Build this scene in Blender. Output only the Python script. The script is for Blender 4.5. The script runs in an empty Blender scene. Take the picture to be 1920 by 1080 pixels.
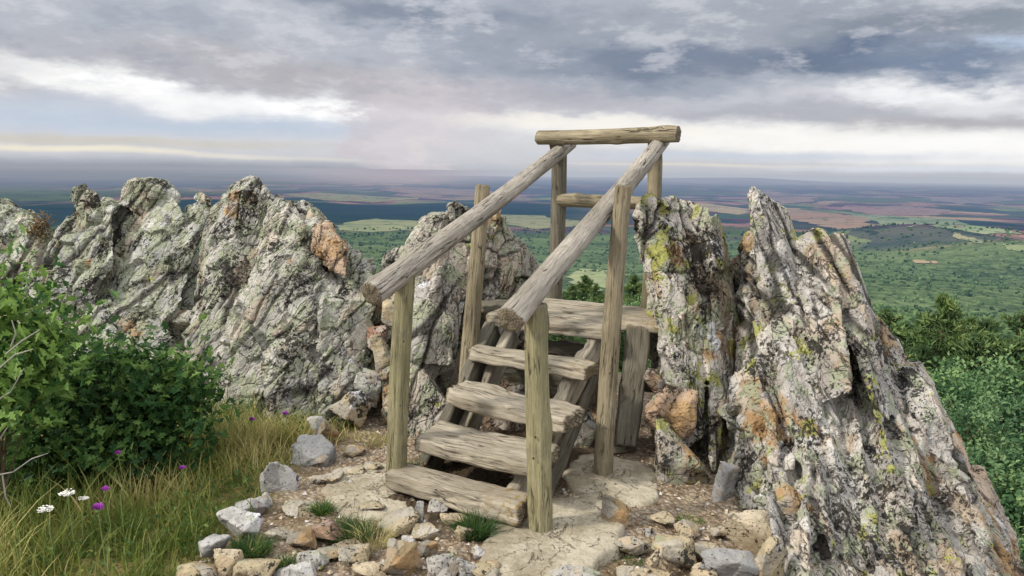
import bpy, bmesh, math, random
import numpy as np
from mathutils import Vector, Matrix

random.seed(7)
sc = bpy.context.scene
COL = sc.collection
R = math.radians

# ------------------------------------------------------------------ camera
FPX = 1478.0
PITCH, ROLL, CAMZ = R(8.5), R(0.8), 1.6
cam_d = bpy.data.cameras.new('camera')
cam_d.sensor_width = 36.0
cam_d.lens = FPX / 1920 * 36.0
cam_d.clip_start = 0.05
cam_d.clip_end = 400000
cam = bpy.data.objects.new('camera', cam_d)
COL.objects.link(cam)
RM = Matrix.Rotation(R(90) - PITCH, 3, 'X') @ Matrix.Rotation(ROLL, 3, 'Z')
cam.matrix_world = Matrix.Translation((0, 0, CAMZ)) @ RM.to_4x4()
sc.camera = cam
CAMP = Vector((0, 0, CAMZ))

def ray(px, py):
    return RM @ Vector(((px - 960) / FPX, -(py - 540) / FPX, -1.0))
def at(px, py, Y):
    d = ray(px, py)
    return CAMP + d * (Y / d.y)
def onz(px, py, z=0.0):
    d = ray(px, py)
    return CAMP + d * ((z - CAMZ) / d.z)

# ------------------------------------------------------------------ noise
def _hash(ix, iy, iz, s):
    n = (ix.astype(np.int64) * 374761393 + iy.astype(np.int64) * 668265263
         + iz.astype(np.int64) * 1440662683 + s * 974634777) & 0x7fffffff
    n = ((n ^ (n >> 13)) * 1274126177) & 0x7fffffff
    n = ((n ^ (n >> 16)) * 668265263) & 0x7fffffff
    n = n ^ (n >> 15)
    return (n & 0xffffff) / float(0xffffff)

def vnoise(p, s=0):
    i = np.floor(p); f = p - i; i = i.astype(np.int64)
    f = f * f * f * (f * (f * 6 - 15) + 10)
    x, y, z = i[:, 0], i[:, 1], i[:, 2]
    fx, fy, fz = f[:, 0], f[:, 1], f[:, 2]
    def L(a, b, t): return a + (b - a) * t
    r = L(L(L(_hash(x, y, z, s), _hash(x + 1, y, z, s), fx), L(_hash(x, y + 1, z, s), _hash(x + 1, y + 1, z, s), fx), fy),
          L(L(_hash(x, y, z + 1, s), _hash(x + 1, y, z + 1, s), fx), L(_hash(x, y + 1, z + 1, s), _hash(x + 1, y + 1, z + 1, s), fx), fy), fz)
    return r * 2 - 1

def fbm(p, o=4, s=0, lac=2.03, g=0.5):
    a, r, t = 1.0, 0.0, 0.0
    p = p.copy()
    for k in range(o):
        r = r + a * vnoise(p, s + k * 17); t += a
        p = p * lac + 3.7; a *= g
    return r / t

def worley(p, s=0, two_d=False):
    i = np.floor(p).astype(np.int64)
    n = len(p)
    F1 = np.full(n, 9.0); F2 = np.full(n, 9.0)
    idv = np.zeros((n, 3), np.int64); D = np.zeros((n, 3))
    zr = (0,) if two_d else (-1, 0, 1)
    for dx in (-1, 0, 1):
        for dy in (-1, 0, 1):
            for dz in zr:
                c = i + np.array([dx, dy, dz])
                cx, cy, cz = c[:, 0], c[:, 1], c[:, 2]
                pt = np.stack([cx + _hash(cx, cy, cz, s), cy + _hash(cx, cy, cz, s + 1), cz + (0.5 if two_d else _hash(cx, cy, cz, s + 2))], 1)
                dl = p - pt
                if two_d: dl[:, 2] = 0
                d = np.sqrt((dl * dl).sum(1))
                m = d < F1
                F2 = np.where(m, F1, np.minimum(F2, d))
                F1 = np.where(m, d, F1)
                idv[m] = c[m]; D[m] = dl[m]
    h = [_hash(idv[:, 0], idv[:, 1], idv[:, 2], s + 10 + k) for k in range(4)]
    return F1, F2, h, D

def smooth(a, b, x):
    t = np.clip((x - a) / (b - a), 0, 1)
    return t * t * (3 - 2 * t)

# ------------------------------------------------------------------ mesh helpers
def link(name, me, mat=None, parent=None):
    o = bpy.data.objects.new(name, me)
    COL.objects.link(o)
    if mat is not None: me.materials.append(mat)
    if parent is not None: o.parent = parent
    return o

def np_mesh(name, V, F, attrs=None, smooth_sh=False):
    """V (n,3), F (m,k) constant k"""
    me = bpy.data.meshes.new(name)
    V = np.asarray(V, np.float32); F = np.asarray(F, np.int32)
    m, k = F.shape
    me.vertices.add(len(V)); me.vertices.foreach_set('co', V.ravel())
    me.loops.add(m * k); me.loops.foreach_set('vertex_index', F.ravel())
    me.polygons.add(m)
    me.polygons.foreach_set('loop_start', np.arange(0, m * k, k, dtype=np.int32))
    me.update(calc_edges=True)
    me.polygons.foreach_set('use_smooth', np.full(m, smooth_sh, bool))
    if attrs: 
        for a, v in attrs.items(): add_attr(me, a, v)
    me.validate()
    return me

def add_attr(me, a, v):
    v = np.asarray(v, np.float32)
    if v.ndim == 1:
        at_ = me.attributes.new(a, 'FLOAT', 'POINT'); at_.data.foreach_set('value', v)
    else:
        at_ = me.attributes.new(a, 'FLOAT_VECTOR', 'POINT'); at_.data.foreach_set('vector', v.ravel())

def co(me):
    a = np.empty(len(me.vertices) * 3, np.float32); me.vertices.foreach_get('co', a)
    return a.reshape(-1, 3).astype(np.float64)
def nrm(me):
    a = np.empty(len(me.vertices) * 3, np.float32); me.vertices.foreach_get('normal', a)
    return a.reshape(-1, 3).astype(np.float64)
def set_co(me, V):
    me.vertices.foreach_set('co', V.astype(np.float32).ravel()); me.update()

def tag(o, label, cat, group=None, kind=None):
    if label: o['label'] = label
    if cat: o['category'] = cat
    if group: o['group'] = group
    if kind: o['kind'] = kind
    return o

def empty(name, loc, label, cat, group=None):
    o = bpy.data.objects.new(name, None); COL.objects.link(o)
    o.location = loc; o.empty_display_size = 0.1
    return tag(o, label, cat, group)

def recenter(o):
    """put a top-level mesh's origin at its base"""
    V = co(o.data); c = np.array([V[:, 0].mean(), V[:, 1].mean(), V[:, 2].min()])
    set_co(o.data, V - c); o.location = c
    return o

def remesh(bm, voxel, sub=0):
    me = bpy.data.meshes.new('tmp'); bm.to_mesh(me); bm.free()
    o = bpy.data.objects.new('tmp', me); COL.objects.link(o)
    m = o.modifiers.new('r', 'REMESH'); m.mode = 'VOXEL'; m.voxel_size = voxel; m.adaptivity = 0
    if sub:
        s = o.modifiers.new('s', 'SUBSURF'); s.subdivision_type = 'CATMULL_CLARK'; s.levels = sub; s.render_levels = sub
    dg = bpy.context.evaluated_depsgraph_get()
    out = bpy.data.meshes.new_from_object(o.evaluated_get(dg))
    bpy.data.objects.remove(o); bpy.data.meshes.remove(me)
    return out

# ------------------------------------------------------------------ node helper
def lin(h):
    if isinstance(h, str):
        h = h.lstrip('#'); c = [int(h[i:i + 2], 16) / 255 for i in (0, 2, 4)]
    else: c = h
    return tuple((x / 12.92 if x <= 0.04045 else ((x + 0.055) / 1.055) ** 2.4) for x in c) + (1.0,)

class N:
    def __init__(s, tree): s.t = tree; s.n = tree.nodes; s.l = tree.links
    def new(s, t, **kw):
        n = s.n.new(t)
        for k, v in kw.items(): setattr(n, k, v)
        return n
    def put(s, sock, v):
        if v is None: return
        if isinstance(v, bpy.types.NodeSocket): s.l.new(v, sock)
        else:
            try: sock.default_value = v
            except Exception:
                sock.default_value = tuple(v)[:len(sock.default_value)]
    def m(s, op, a=None, b=None, c=None, clamp=False):
        n = s.new('ShaderNodeMath', operation=op, use_clamp=clamp)
        for i, v in enumerate((a, b, c)): s.put(n.inputs[i], v)
        return n.outputs[0]
    def vm(s, op, a=None, b=None, sc_=None):
        n = s.new('ShaderNodeVectorMath', operation=op)
        s.put(n.inputs[0], a); s.put(n.inputs[1], b)
        if sc_ is not None: s.put(n.inputs['Scale'], sc_)
        return n.outputs[1] if op in ('LENGTH', 'DOT_PRODUCT') else n.outputs[0]
    def noise(s, v, scale, detail=4, rough=0.55, dist=0.0, col=False):
        n = s.new('ShaderNodeTexNoise'); s.put(n.inputs['Vector'], v)
        n.inputs['Scale'].default_value = scale; n.inputs['Detail'].default_value = detail
        n.inputs['Roughness'].default_value = rough; n.inputs['Distortion'].default_value = dist
        return n.outputs['Color' if col else 'Fac']
    def vor(s, v, scale, feature='F1', out='Distance', rnd=1.0):
        n = s.new('ShaderNodeTexVoronoi', feature=feature); s.put(n.inputs['Vector'], v)
        n.inputs['Scale'].default_value = scale; n.inputs['Randomness'].default_value = rnd
        return n.outputs[out]
    def ss(s, x, a, b, lo=0.0, hi=1.0):
        n = s.new('ShaderNodeMapRange', interpolation_type='SMOOTHSTEP')
        s.put(n.inputs[0], x)
        for i, v in zip((1, 2, 3, 4), (a, b, lo, hi)): s.put(n.inputs[i], v)
        return n.outputs[0]
    def mix(s, f, a, b, blend='MIX'):
        n = s.new('ShaderNodeMix', data_type='RGBA', blend_type=blend)
        s.put(n.inputs[0], f); s.put(n.inputs[6], a); s.put(n.inputs[7], b)
        return n.outputs[2]
    def attr(s, name, out='Fac'):
        return s.new('ShaderNodeAttribute', attribute_name=name).outputs[out]
    def ramp(s, f, stops):
        n = s.new('ShaderNodeValToRGB'); e = n.color_ramp.elements
        while len(e) > 1: e.remove(e[-1])
        e[0].position = stops[0][0]; e[0].color = stops[0][1]
        for p, c in stops[1:]:
            k = e.new(p); k.color = c
        s.put(n.inputs[0], f); return n.outputs[0]
    def bump(s, h, strength, dist, normal=None):
        n = s.new('ShaderNodeBump'); s.put(n.inputs['Height'], h)
        n.inputs['Strength'].default_value = strength; n.inputs['Distance'].default_value = dist
        if normal is not None: s.put(n.inputs['Normal'], normal)
        return n.outputs[0]

def mat(name, rough=0.9, spec=0.2):
    m = bpy.data.materials.new(name); m.use_nodes = True
    nt = m.node_tree; n = N(nt)
    b = nt.nodes['Principled BSDF']; b.inputs['Roughness'].default_value = rough
    b.inputs['Specular IOR Level'].default_value = spec
    return m, n, b
def geo_pos(n): return n.new('ShaderNodeNewGeometry').outputs['Position']

# ------------------------------------------------------------------ materials
def rock_mat(name, base=('#8f8d88', '#c9c4bd'), green=0.5, yellow=0.3, black=0.5, rust=0.3, white=0.3, seed=0.0, scale=1.0, dark=1.0, fiss=1.0, tonek=1.0):
    m, n, b = mat(name, 0.92, 0.15)
    tc = n.new('ShaderNodeTexCoord').outputs['Object']
    p = n.vm('ADD', tc, (seed * 3.1, seed * 1.7, seed * 2.3))
    p = n.vm('SCALE', p, sc_=scale)
    q = n.attr('strat', 'Vector')
    c = n.mix(n.ss(n.noise(p, 2.6, 6, 0.6), 0.35, 0.65), lin(base[0]), lin(base[1]))
    tone, tint = n.attr('tone'), n.attr('tint')
    c = n.mix(n.ss(tint, .60, .78, 0, .5 * tonek), c, lin('#b3966f'))
    c = n.mix(n.ss(tint, .32, .2, 0, .5 * tonek), c, lin('#aaa8a2'))
    c = n.mix(n.ss(tone, .5, .0, 0, .6 * tonek), c, lin('#5f5a52'))
    c = n.mix(n.ss(tone, .5, 1.0, 0, .5 * tonek), c, lin('#dcd5c8'))
    # streaky tone along the strata
    c = n.mix(n.ss(n.noise(q, 6.0, 6, 0.65), 0.35, 0.75, 0.0, 0.3), c, lin('#6f6a62'))
    # fresh rust
    rm = n.m('MULTIPLY', n.ss(n.noise(p, 2.3, 3, 0.5), 0.66 - 0.22 * rust, 0.70 - 0.20 * rust), n.ss(n.noise(p, 9, 4, 0.6), 0.32, 0.55))
    c = n.mix(rm, c, n.mix(n.noise(p, 7, 3), lin('#8d6c4c'), lin('#c3a478')))
    # white quartz
    wm = n.ss(n.noise(n.vm('ADD', p, (7.7, 2.1, 5.0)), 3.1, 5, 0.55), 0.68 - 0.22 * white, 0.73 - 0.22 * white)
    c = n.mix(wm, c, n.mix(n.noise(p, 12, 4), lin('#c9c7cb'), lin('#ece8e4')))
    # pale green-grey crustose lichen
    gm = n.ss(n.noise(n.vm('ADD', p, (1.3, 9.1, 4.0)), 7.5, 8, 0.68), 0.63 - 0.18 * green, 0.66 - 0.18 * green)
    c = n.mix(n.m('MULTIPLY', gm, 0.85), c, n.mix(n.noise(p, 30, 3), lin('#7f8468'), lin('#b5b89c')))
    # yellow-green lichen
    yn = n.noise(n.vm('ADD', p, (4.3, 3.1, 8.0)), 6.0, 9, 0.66)
    ym = n.ss(yn, 0.67 - 0.15 * yellow, 0.70 - 0.15 * yellow)
    c = n.mix(n.m('MULTIPLY', ym, 0.85), c, n.mix(n.noise(p, 45, 3), lin('#8f9038'), lin('#b9b86a')))
    # black lichen: speckles gathered in clusters
    cl = n.m('ADD', n.noise(n.vm('ADD', p, (2.2, 6.1, 1.0)), 4.5, 4, 0.6), n.m('MULTIPLY', n.m('SUBTRACT', .5, n.attr('tone')), .28 * tonek))
    sp = n.noise(p, 42, 7, 0.7)
    bk = n.ss(n.m('ADD', sp, n.m('MULTIPLY', n.m('SUBTRACT', cl, 0.5), 0.75)), 0.62 - 0.10 * black, 0.65 - 0.10 * black)
    c = n.mix(n.m('MULTIPLY', bk, 0.92), c, lin('#2d2b27'))
    bk2 = n.ss(n.noise(n.vm('ADD', p, (12.2, 6.1, 1.0)), 75, 3, 0.5), 0.66 - 0.08 * black, 0.69 - 0.08 * black)
    c = n.mix(n.m('MULTIPLY', bk2, 0.8), c, lin('#33302b'))
    # fissures along strata
    cr = n.noise(n.vm('MULTIPLY', q, (1, 1, 0.45)), 9.0, 5, 0.6, 0.6)
    crl = n.ss(n.m('ABSOLUTE', n.m('SUBTRACT', cr, 0.5)), 0.0, 0.028, 1.0, 0.0)
    crl = n.m('MULTIPLY', n.m('MULTIPLY', crl, n.ss(n.noise(p, 4.0, 2), 0.42, 0.55)), fiss)
    c = n.mix(n.m('MULTIPLY', crl, 0.8), c, lin('#2a2622'))
    ca = n.attr('crack')
    c = n.mix(n.ss(ca, 0.0, 1.0, 0.0, 0.85), c, lin('#25201c'))
    if dark != 1.0: c = n.mix(1.0, c, (dark, dark, dark, 1), 'MULTIPLY')
    n.put(b.inputs['Base Color'], c)
    h = n.m('ADD', n.m('MULTIPLY', n.noise(q, 14, 8, 0.7), 1.0), n.m('MULTIPLY', n.noise(p, 38, 7, 0.7), 0.5))
    h = n.m('SUBTRACT', h, n.m('MULTIPLY', crl, 0.35))
    v = n.vor(n.vm('ADD', q, n.vm('SCALE', n.noise(p, 6, 3, col=True), sc_=0.12)), 9.0, 'DISTANCE_TO_EDGE')
    h = n.m('ADD', h, n.m('MULTIPLY', n.ss(v, 0.0, 0.06), 0.35 * fiss))
    n.put(b.inputs['Normal'], n.bump(h, 0.9, 0.035))
    return m

M_LEFT = rock_mat('lichen_quartzite_grey', ('#98958a', '#c9c4b6'), green=0.68, yellow=0.12, black=0.33, rust=0.17, white=0.05, seed=1)
M_LEFTFAR = rock_mat('lichen_quartzite_far', ('#9d9d92', '#c8c6ba'), green=0.85, yellow=0.1, black=0.34, rust=0.08, white=0, seed=2)
M_MID = rock_mat('lichen_quartzite_mid', ('#a59d90', '#d3cabb'), green=0.6, yellow=0.35, black=0.36, rust=0.28, white=0.2, seed=3)
M_RIGHT = rock_mat('lichen_quartzite_right', ('#a1998f', '#dbd4c9'), green=0.5, yellow=0.55, black=0.42, rust=0.34, white=0.24, seed=4)
M_RIGHT2 = rock_mat('lichen_quartzite_slab', ('#a69c8e', '#d8cfc2'), green=0.5, yellow=0.8, black=0.42, rust=0.25, white=0.25, seed=5.5)
M_RUST = rock_mat('rusty_quartzite', ('#a98a6e', '#d0b598'), green=0.15, yellow=0.05, black=0.35, rust=0.55, white=0.1, seed=6)
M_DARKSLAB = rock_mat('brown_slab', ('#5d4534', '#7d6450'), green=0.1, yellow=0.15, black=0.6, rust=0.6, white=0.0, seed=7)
S_GREY = rock_mat('stone_grey', ('#929190', '#b7b4af'), green=0.1, yellow=0.0, black=0.12, rust=0.05, white=0.3, seed=8, fiss=0.15)
S_WHITE = rock_mat('stone_white', ('#b5b0a8', '#dcd8d2'), green=0.05, yellow=0.0, black=0.15, rust=0.05, white=0.6, seed=9, fiss=0.15)
S_TAN = rock_mat('stone_tan', ('#9c8b6e', '#c6b592'), green=0.15, yellow=0.05, black=0.25, rust=0.12, white=0.15, seed=10, fiss=0.15)
S_BROWN = rock_mat('stone_brown', ('#8a7858', '#ab9672'), green=0.05, yellow=0.0, black=0.2, rust=0.08, white=0.0, seed=11, fiss=0.15)
S_RED = rock_mat('stone_reddish', ('#96705c', '#b39078'), green=0.0, yellow=0.0, black=0.15, rust=0.1, white=0.0, seed=12, fiss=0.15)
S_CREAM = rock_mat('stone_cream', ('#bda988', '#dccdb0'), green=0.1, yellow=0.1, black=0.2, rust=0.12, white=0.2, seed=13, fiss=0.15)
S_LICHEN = rock_mat('stone_lichen', ('#93908a', '#beb8ae'), green=0.6, yellow=0.3, black=0.55, rust=0.08, white=0.3, seed=14, fiss=0.15)

def wood_mat(name, c1, c2, tint, crackdark=0.85, fk=0.62):
    m, n, b = mat(name, 0.85, 0.2)
    g = n.attr('grain', 'Vector')
    st = n.vm('MULTIPLY', g, (1, 1, 0.03))
    fine = n.noise(st, 330, 5, 0.62)
    med = n.noise(st, 110, 5, 0.6)
    big = n.noise(n.vm('MULTIPLY', g, (1, 1, 0.4)), 6, 5, 0.6)
    c = n.mix(n.ss(big, 0.3, 0.7), lin(c1), lin(c2))
    c = n.mix(n.ss(med, 0.35, 0.68, 0.0, 0.4), c, lin(tint))
    c = n.mix(n.ss(fine, 0.48, 0.68, 0.0, fk), c, lin('#4c4438'))
    # weathering checks: long thin cracks
    ck = n.noise(n.vm('MULTIPLY', g, (1, 1, 0.045)), 24, 4, 0.55, 0.35)
    ckl = n.ss(n.m('ABSOLUTE', n.m('SUBTRACT', ck, 0.5)), 0.0, 0.012, 1.0, 0.0)
    ckl = n.m('MULTIPLY', ckl, n.ss(n.noise(g, 3.2, 3), 0.42, 0.52))
    side = n.m('SUBTRACT', 1.0, n.attr('endcap'))
    ckl = n.m('MULTIPLY', ckl, side)
    # knots
    kv = n.vor(n.vm('MULTIPLY', g, (1, 1, 0.55)), 4.2)
    kn = n.ss(kv, 0.05, 0.13, 1.0, 0.0)
    c = n.mix(n.m('MULTIPLY', kn, 0.7), c, lin('#4a3c28'))
    c = n.mix(n.ss(n.noise(g, 7, 6, .7), .55, .7, 0, .45), c, lin('#6d675b'))
    # end grain: rings and radial checks
    ec = n.attr('endcap'); e2 = n.attr('endco', 'Vector')
    sx = n.new('ShaderNodeSeparateXYZ'); n.put(sx.inputs[0], e2)
    ang = n.m('ARCTAN2', sx.outputs[1], sx.outputs[0])
    rad = n.vm('LENGTH', e2)
    cmb = n.new('ShaderNodeCombineXYZ'); n.put(cmb.inputs[0], n.m('MULTIPLY', n.m('COSINE', ang), 4)); n.put(cmb.inputs[1], n.m('MULTIPLY', n.m('SINE', ang), 4)); n.put(cmb.inputs[2], n.m('MULTIPLY', rad, 6))
    rc = n.noise(cmb.outputs[0], 2.6, 3, 0.6)
    rcl = n.ss(n.m('ABSOLUTE', n.m('SUBTRACT', rc, 0.5)), 0.0, 0.045, 1.0, 0.0)
    rings = n.m('SINE', n.m('ADD', n.m('MULTIPLY', rad, 520), n.m('MULTIPLY', big, 7)))
    ce = n.mix(n.ss(rings, -0.6, 0.9, 0.1, 0.6), lin('#a0927a'), lin('#6f6250'))
    ce = n.mix(n.m('MULTIPLY', rcl, 0.85), ce, lin('#2c251c'))
    c = n.mix(ec, c, ce)
    c = n.mix(n.m('MULTIPLY', ckl, crackdark), c, lin('#231c14'))
    c = n.mix(n.m('MULTIPLY', n.attr('moss'), n.ss(n.noise(g, 26, 6, 0.7), 0.5, 0.6)), c, lin('#8a6f2e'))
    n.put(b.inputs['Base Color'], c)
    h = n.m('ADD', n.m('MULTIPLY', fine, 0.7), n.m('MULTIPLY', med, 0.6))
    h = n.m('SUBTRACT', h, n.m('MULTIPLY', n.m('MAXIMUM', ckl, n.m('MULTIPLY', rcl, ec)), 0.9))
    n.put(b.inputs['Normal'], n.bump(h, 0.9, 0.012))
    return m
W_RAIL = wood_mat('weathered_pine_rail', '#8e8679', '#bbb2a4', '#7b7366')
W_POST = wood_mat('greenish_post_wood', '#888160', '#b4aa84', '#706d4e', 0.6)
W_TREAD = wood_mat('old_sleeper_wood', '#978c79', '#c0b5a0', '#867a67', .8, .46)
W_DARK = wood_mat('dark_old_wood', '#5f5b4e', '#857e6d', '#4a4538')
W_BEAM = wood_mat('grey_brown_post_wood', '#82775f', '#ab9e82', '#6b6048')

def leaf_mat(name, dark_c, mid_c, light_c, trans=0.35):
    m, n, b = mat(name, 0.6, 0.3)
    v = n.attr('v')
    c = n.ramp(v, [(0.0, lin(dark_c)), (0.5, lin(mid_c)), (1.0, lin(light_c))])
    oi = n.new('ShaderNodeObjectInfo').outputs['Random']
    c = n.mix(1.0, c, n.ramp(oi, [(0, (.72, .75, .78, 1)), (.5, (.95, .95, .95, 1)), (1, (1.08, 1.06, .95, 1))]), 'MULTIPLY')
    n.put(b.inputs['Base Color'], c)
    t = n.new('ShaderNodeBsdfTranslucent'); n.put(t.inputs[0], c)
    mx = n.new('ShaderNodeMixShader'); mx.inputs[0].default_value = trans
    n.l.new(b.outputs[0], mx.inputs[1]); n.l.new(t.outputs[0], mx.inputs[2])
    n.l.new(mx.outputs[0], n.t.nodes['Material Output'].inputs[0])
    return m
L_OAK = leaf_mat('oak_leaf', '#223d1e', '#3b622f', '#7f9c4c')
L_PINE = leaf_mat('pine_needles', '#2f4628', '#587040', '#8d9c5a', 0.25)
L_BUSH = leaf_mat('broadleaf_leaf', '#2c4a2e', '#4c7048', '#809a66')
L_GRASS = leaf_mat('grass_blades', '#52662c', '#838a42', '#c6b67e', 0.3)
L_TUFT = leaf_mat('tuft_blades', '#31502a', '#4c6b30', '#86893f', 0.3)
L_SLOPE = leaf_mat('far_crown', '#1f3a26', '#2f5232', '#4a6c38', 0.1)

def simple(name, c, rough=0.8):
    m, n, b = mat(name, rough)
    p = n.new('ShaderNodeTexCoord').outputs['Object']
    n.put(b.inputs['Base Color'], n.mix(n.ss(n.noise(p, 14, 4), 0.3, 0.7, 0, 0.6), lin(c), tuple(x * 0.55 for x in lin(c)[:3]) + (1,)))
    return m
M_BARK = simple('bark', '#5a4a3a')
M_TWIG = simple('grey_twig', '#a09a90')
M_PURPLE = simple('purple_petals', '#b04fb8')
M_WHITEF = simple('white_petals', '#eeeae0')
M_YELLOW = simple('yellow_petals', '#e6b416')
M_STALK = simple('stalk', '#6f8248')

# ------------------------------------------------------------------ wood builders
stair = empty('wooden_stairway', onz(940, 940), 'weathered wooden stile steps with log handrails climbing between the lichened rocks', 'stairway')
INV = Matrix.Translation(-stair.location)

def log(name, p0, p1, r0, r1, seed, m, bend=0.010, parent=stair, label=None, moss=0.0):
    p0 = Vector(p0); p1 = Vector(p1); ax = p1 - p0; Ln = ax.length; ax.normalize()
    s = ax.cross(Vector((0, 1, 0.01))).normalized(); t = ax.cross(s).normalized()
    nr = max(20, int(Ln / 0.018)); na = 44
    u = np.linspace(0, 1, nr)
    th = np.linspace(0, 2 * math.pi, na, endpoint=False)
    U, T = np.meshgrid(u, th, indexing='ij')
    z = U * Ln
    cx, cy = np.cos(T), np.sin(T)
    P = np.stack([cx.ravel() * 1.3, cy.ravel() * 1.3, z.ravel() * 1.6], 1) + seed * 5.3
    P2 = np.stack([cx.ravel() * 5, cy.ravel() * 5, z.ravel() * 1.5], 1) + seed * 2.1
    rr = (r0 + (r1 - r0) * U).ravel()
    n1 = fbm(P, 3, seed); n2 = fbm(P2, 3, seed + 5)
    # open checks
    g = np.abs(fbm(np.stack([cx.ravel() * 2.4, cy.ravel() * 2.4, z.ravel() * 0.35], 1) + seed, 3, seed + 9))
    groove = np.clip(1 - g / 0.045, 0, 1)
    rr = rr * (1 + 0.11 * n1 + 0.06 * n2) - 0.008 * groove
    # knots
    rng = random.Random(seed)
    for k in range(int(Ln * 2.2) + 1):
        kz, kt = rng.uniform(0, Ln), rng.uniform(0, 6.28)
        d2 = ((z.ravel() - kz) / 0.045) ** 2 + ((np.angle(np.exp(1j * (T.ravel() - kt)))) / 0.42) ** 2
        rr = rr + 0.009 * np.exp(-d2)
    bx = bend * np.sin(U.ravel() * 3.1 + seed) * 1.0; by = bend * np.sin(U.ravel() * 4.3 + seed * 2)
    rag = 0.008 * fbm(np.stack([cx.ravel() * 2, cy.ravel() * 2, np.zeros(nr * na)], 1) + seed, 3, seed + 3)
    zz = z.ravel() + np.where(U.ravel() == 0, rag, 0) + np.where(U.ravel() == 1, rag, 0)
    lx = rr * cx.ravel() + bx; ly = rr * cy.ravel() + by
    loc = np.stack([lx, ly, zz], 1)
    F = []
    idx = np.arange(nr * na).reshape(nr, na)
    a = idx[:-1]; b_ = idx[1:]
    F.append(np.stack([a, np.roll(a, -1, 1), np.roll(b_, -1, 1), b_], -1).reshape(-1, 4))
    verts = [loc]; cap = [np.zeros(nr * na)]; base = nr * na; endco = [np.zeros((nr * na, 3))]
    for end, ring in ((0, idx[0]), (1, idx[-1])):
        zc = 0.0 if end == 0 else Ln
        prev = None
        sg = -1 if end == 0 else 1
        rings = []
        for q, fz in ((1.0, 0), (0.93, 0.006), (0.6, 0.007), (0.3, 0.008), (0.02, 0.006)):
            v = loc[ring].copy(); c = v[:, :2].mean(0)
            v[:, :2] = c + (v[:, :2] - c) * q
            v[:, 2] = v[:, 2] * q + (1 - q) * zc + sg * fz
            verts.append(v); cap.append(np.full(na, 0.0 if q == 1.0 else 1.0))
            e = np.zeros((na, 3)); e[:, :2] = v[:, :2] - c; endco.append(e)
            rings.append(base + np.arange(na)); base += na
        for i in range(4):
            A, B = rings[i], rings[i + 1]
            f = np.stack([A, np.roll(A, -1), np.roll(B, -1), B], -1)
            F.append(f if end == 1 else f[:, ::-1])
    V = np.concatenate(verts); cap = np.concatenate(cap); endco = np.concatenate(endco)
    M = np.array([list(s), list(t), list(ax)])
    Wd = V @ M + np.array(p0) - np.array(stair.location if parent is stair else (0, 0, 0))
    me = np_mesh(name, Wd, np.concatenate(F), {'grain': V + seed * 1.37, 'endcap': cap, 'endco': endco, 'moss': np.full(len(V), moss)}, True)
    o = link(name, me, m, parent)
    if label: o['label'] = label
    return o

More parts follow.
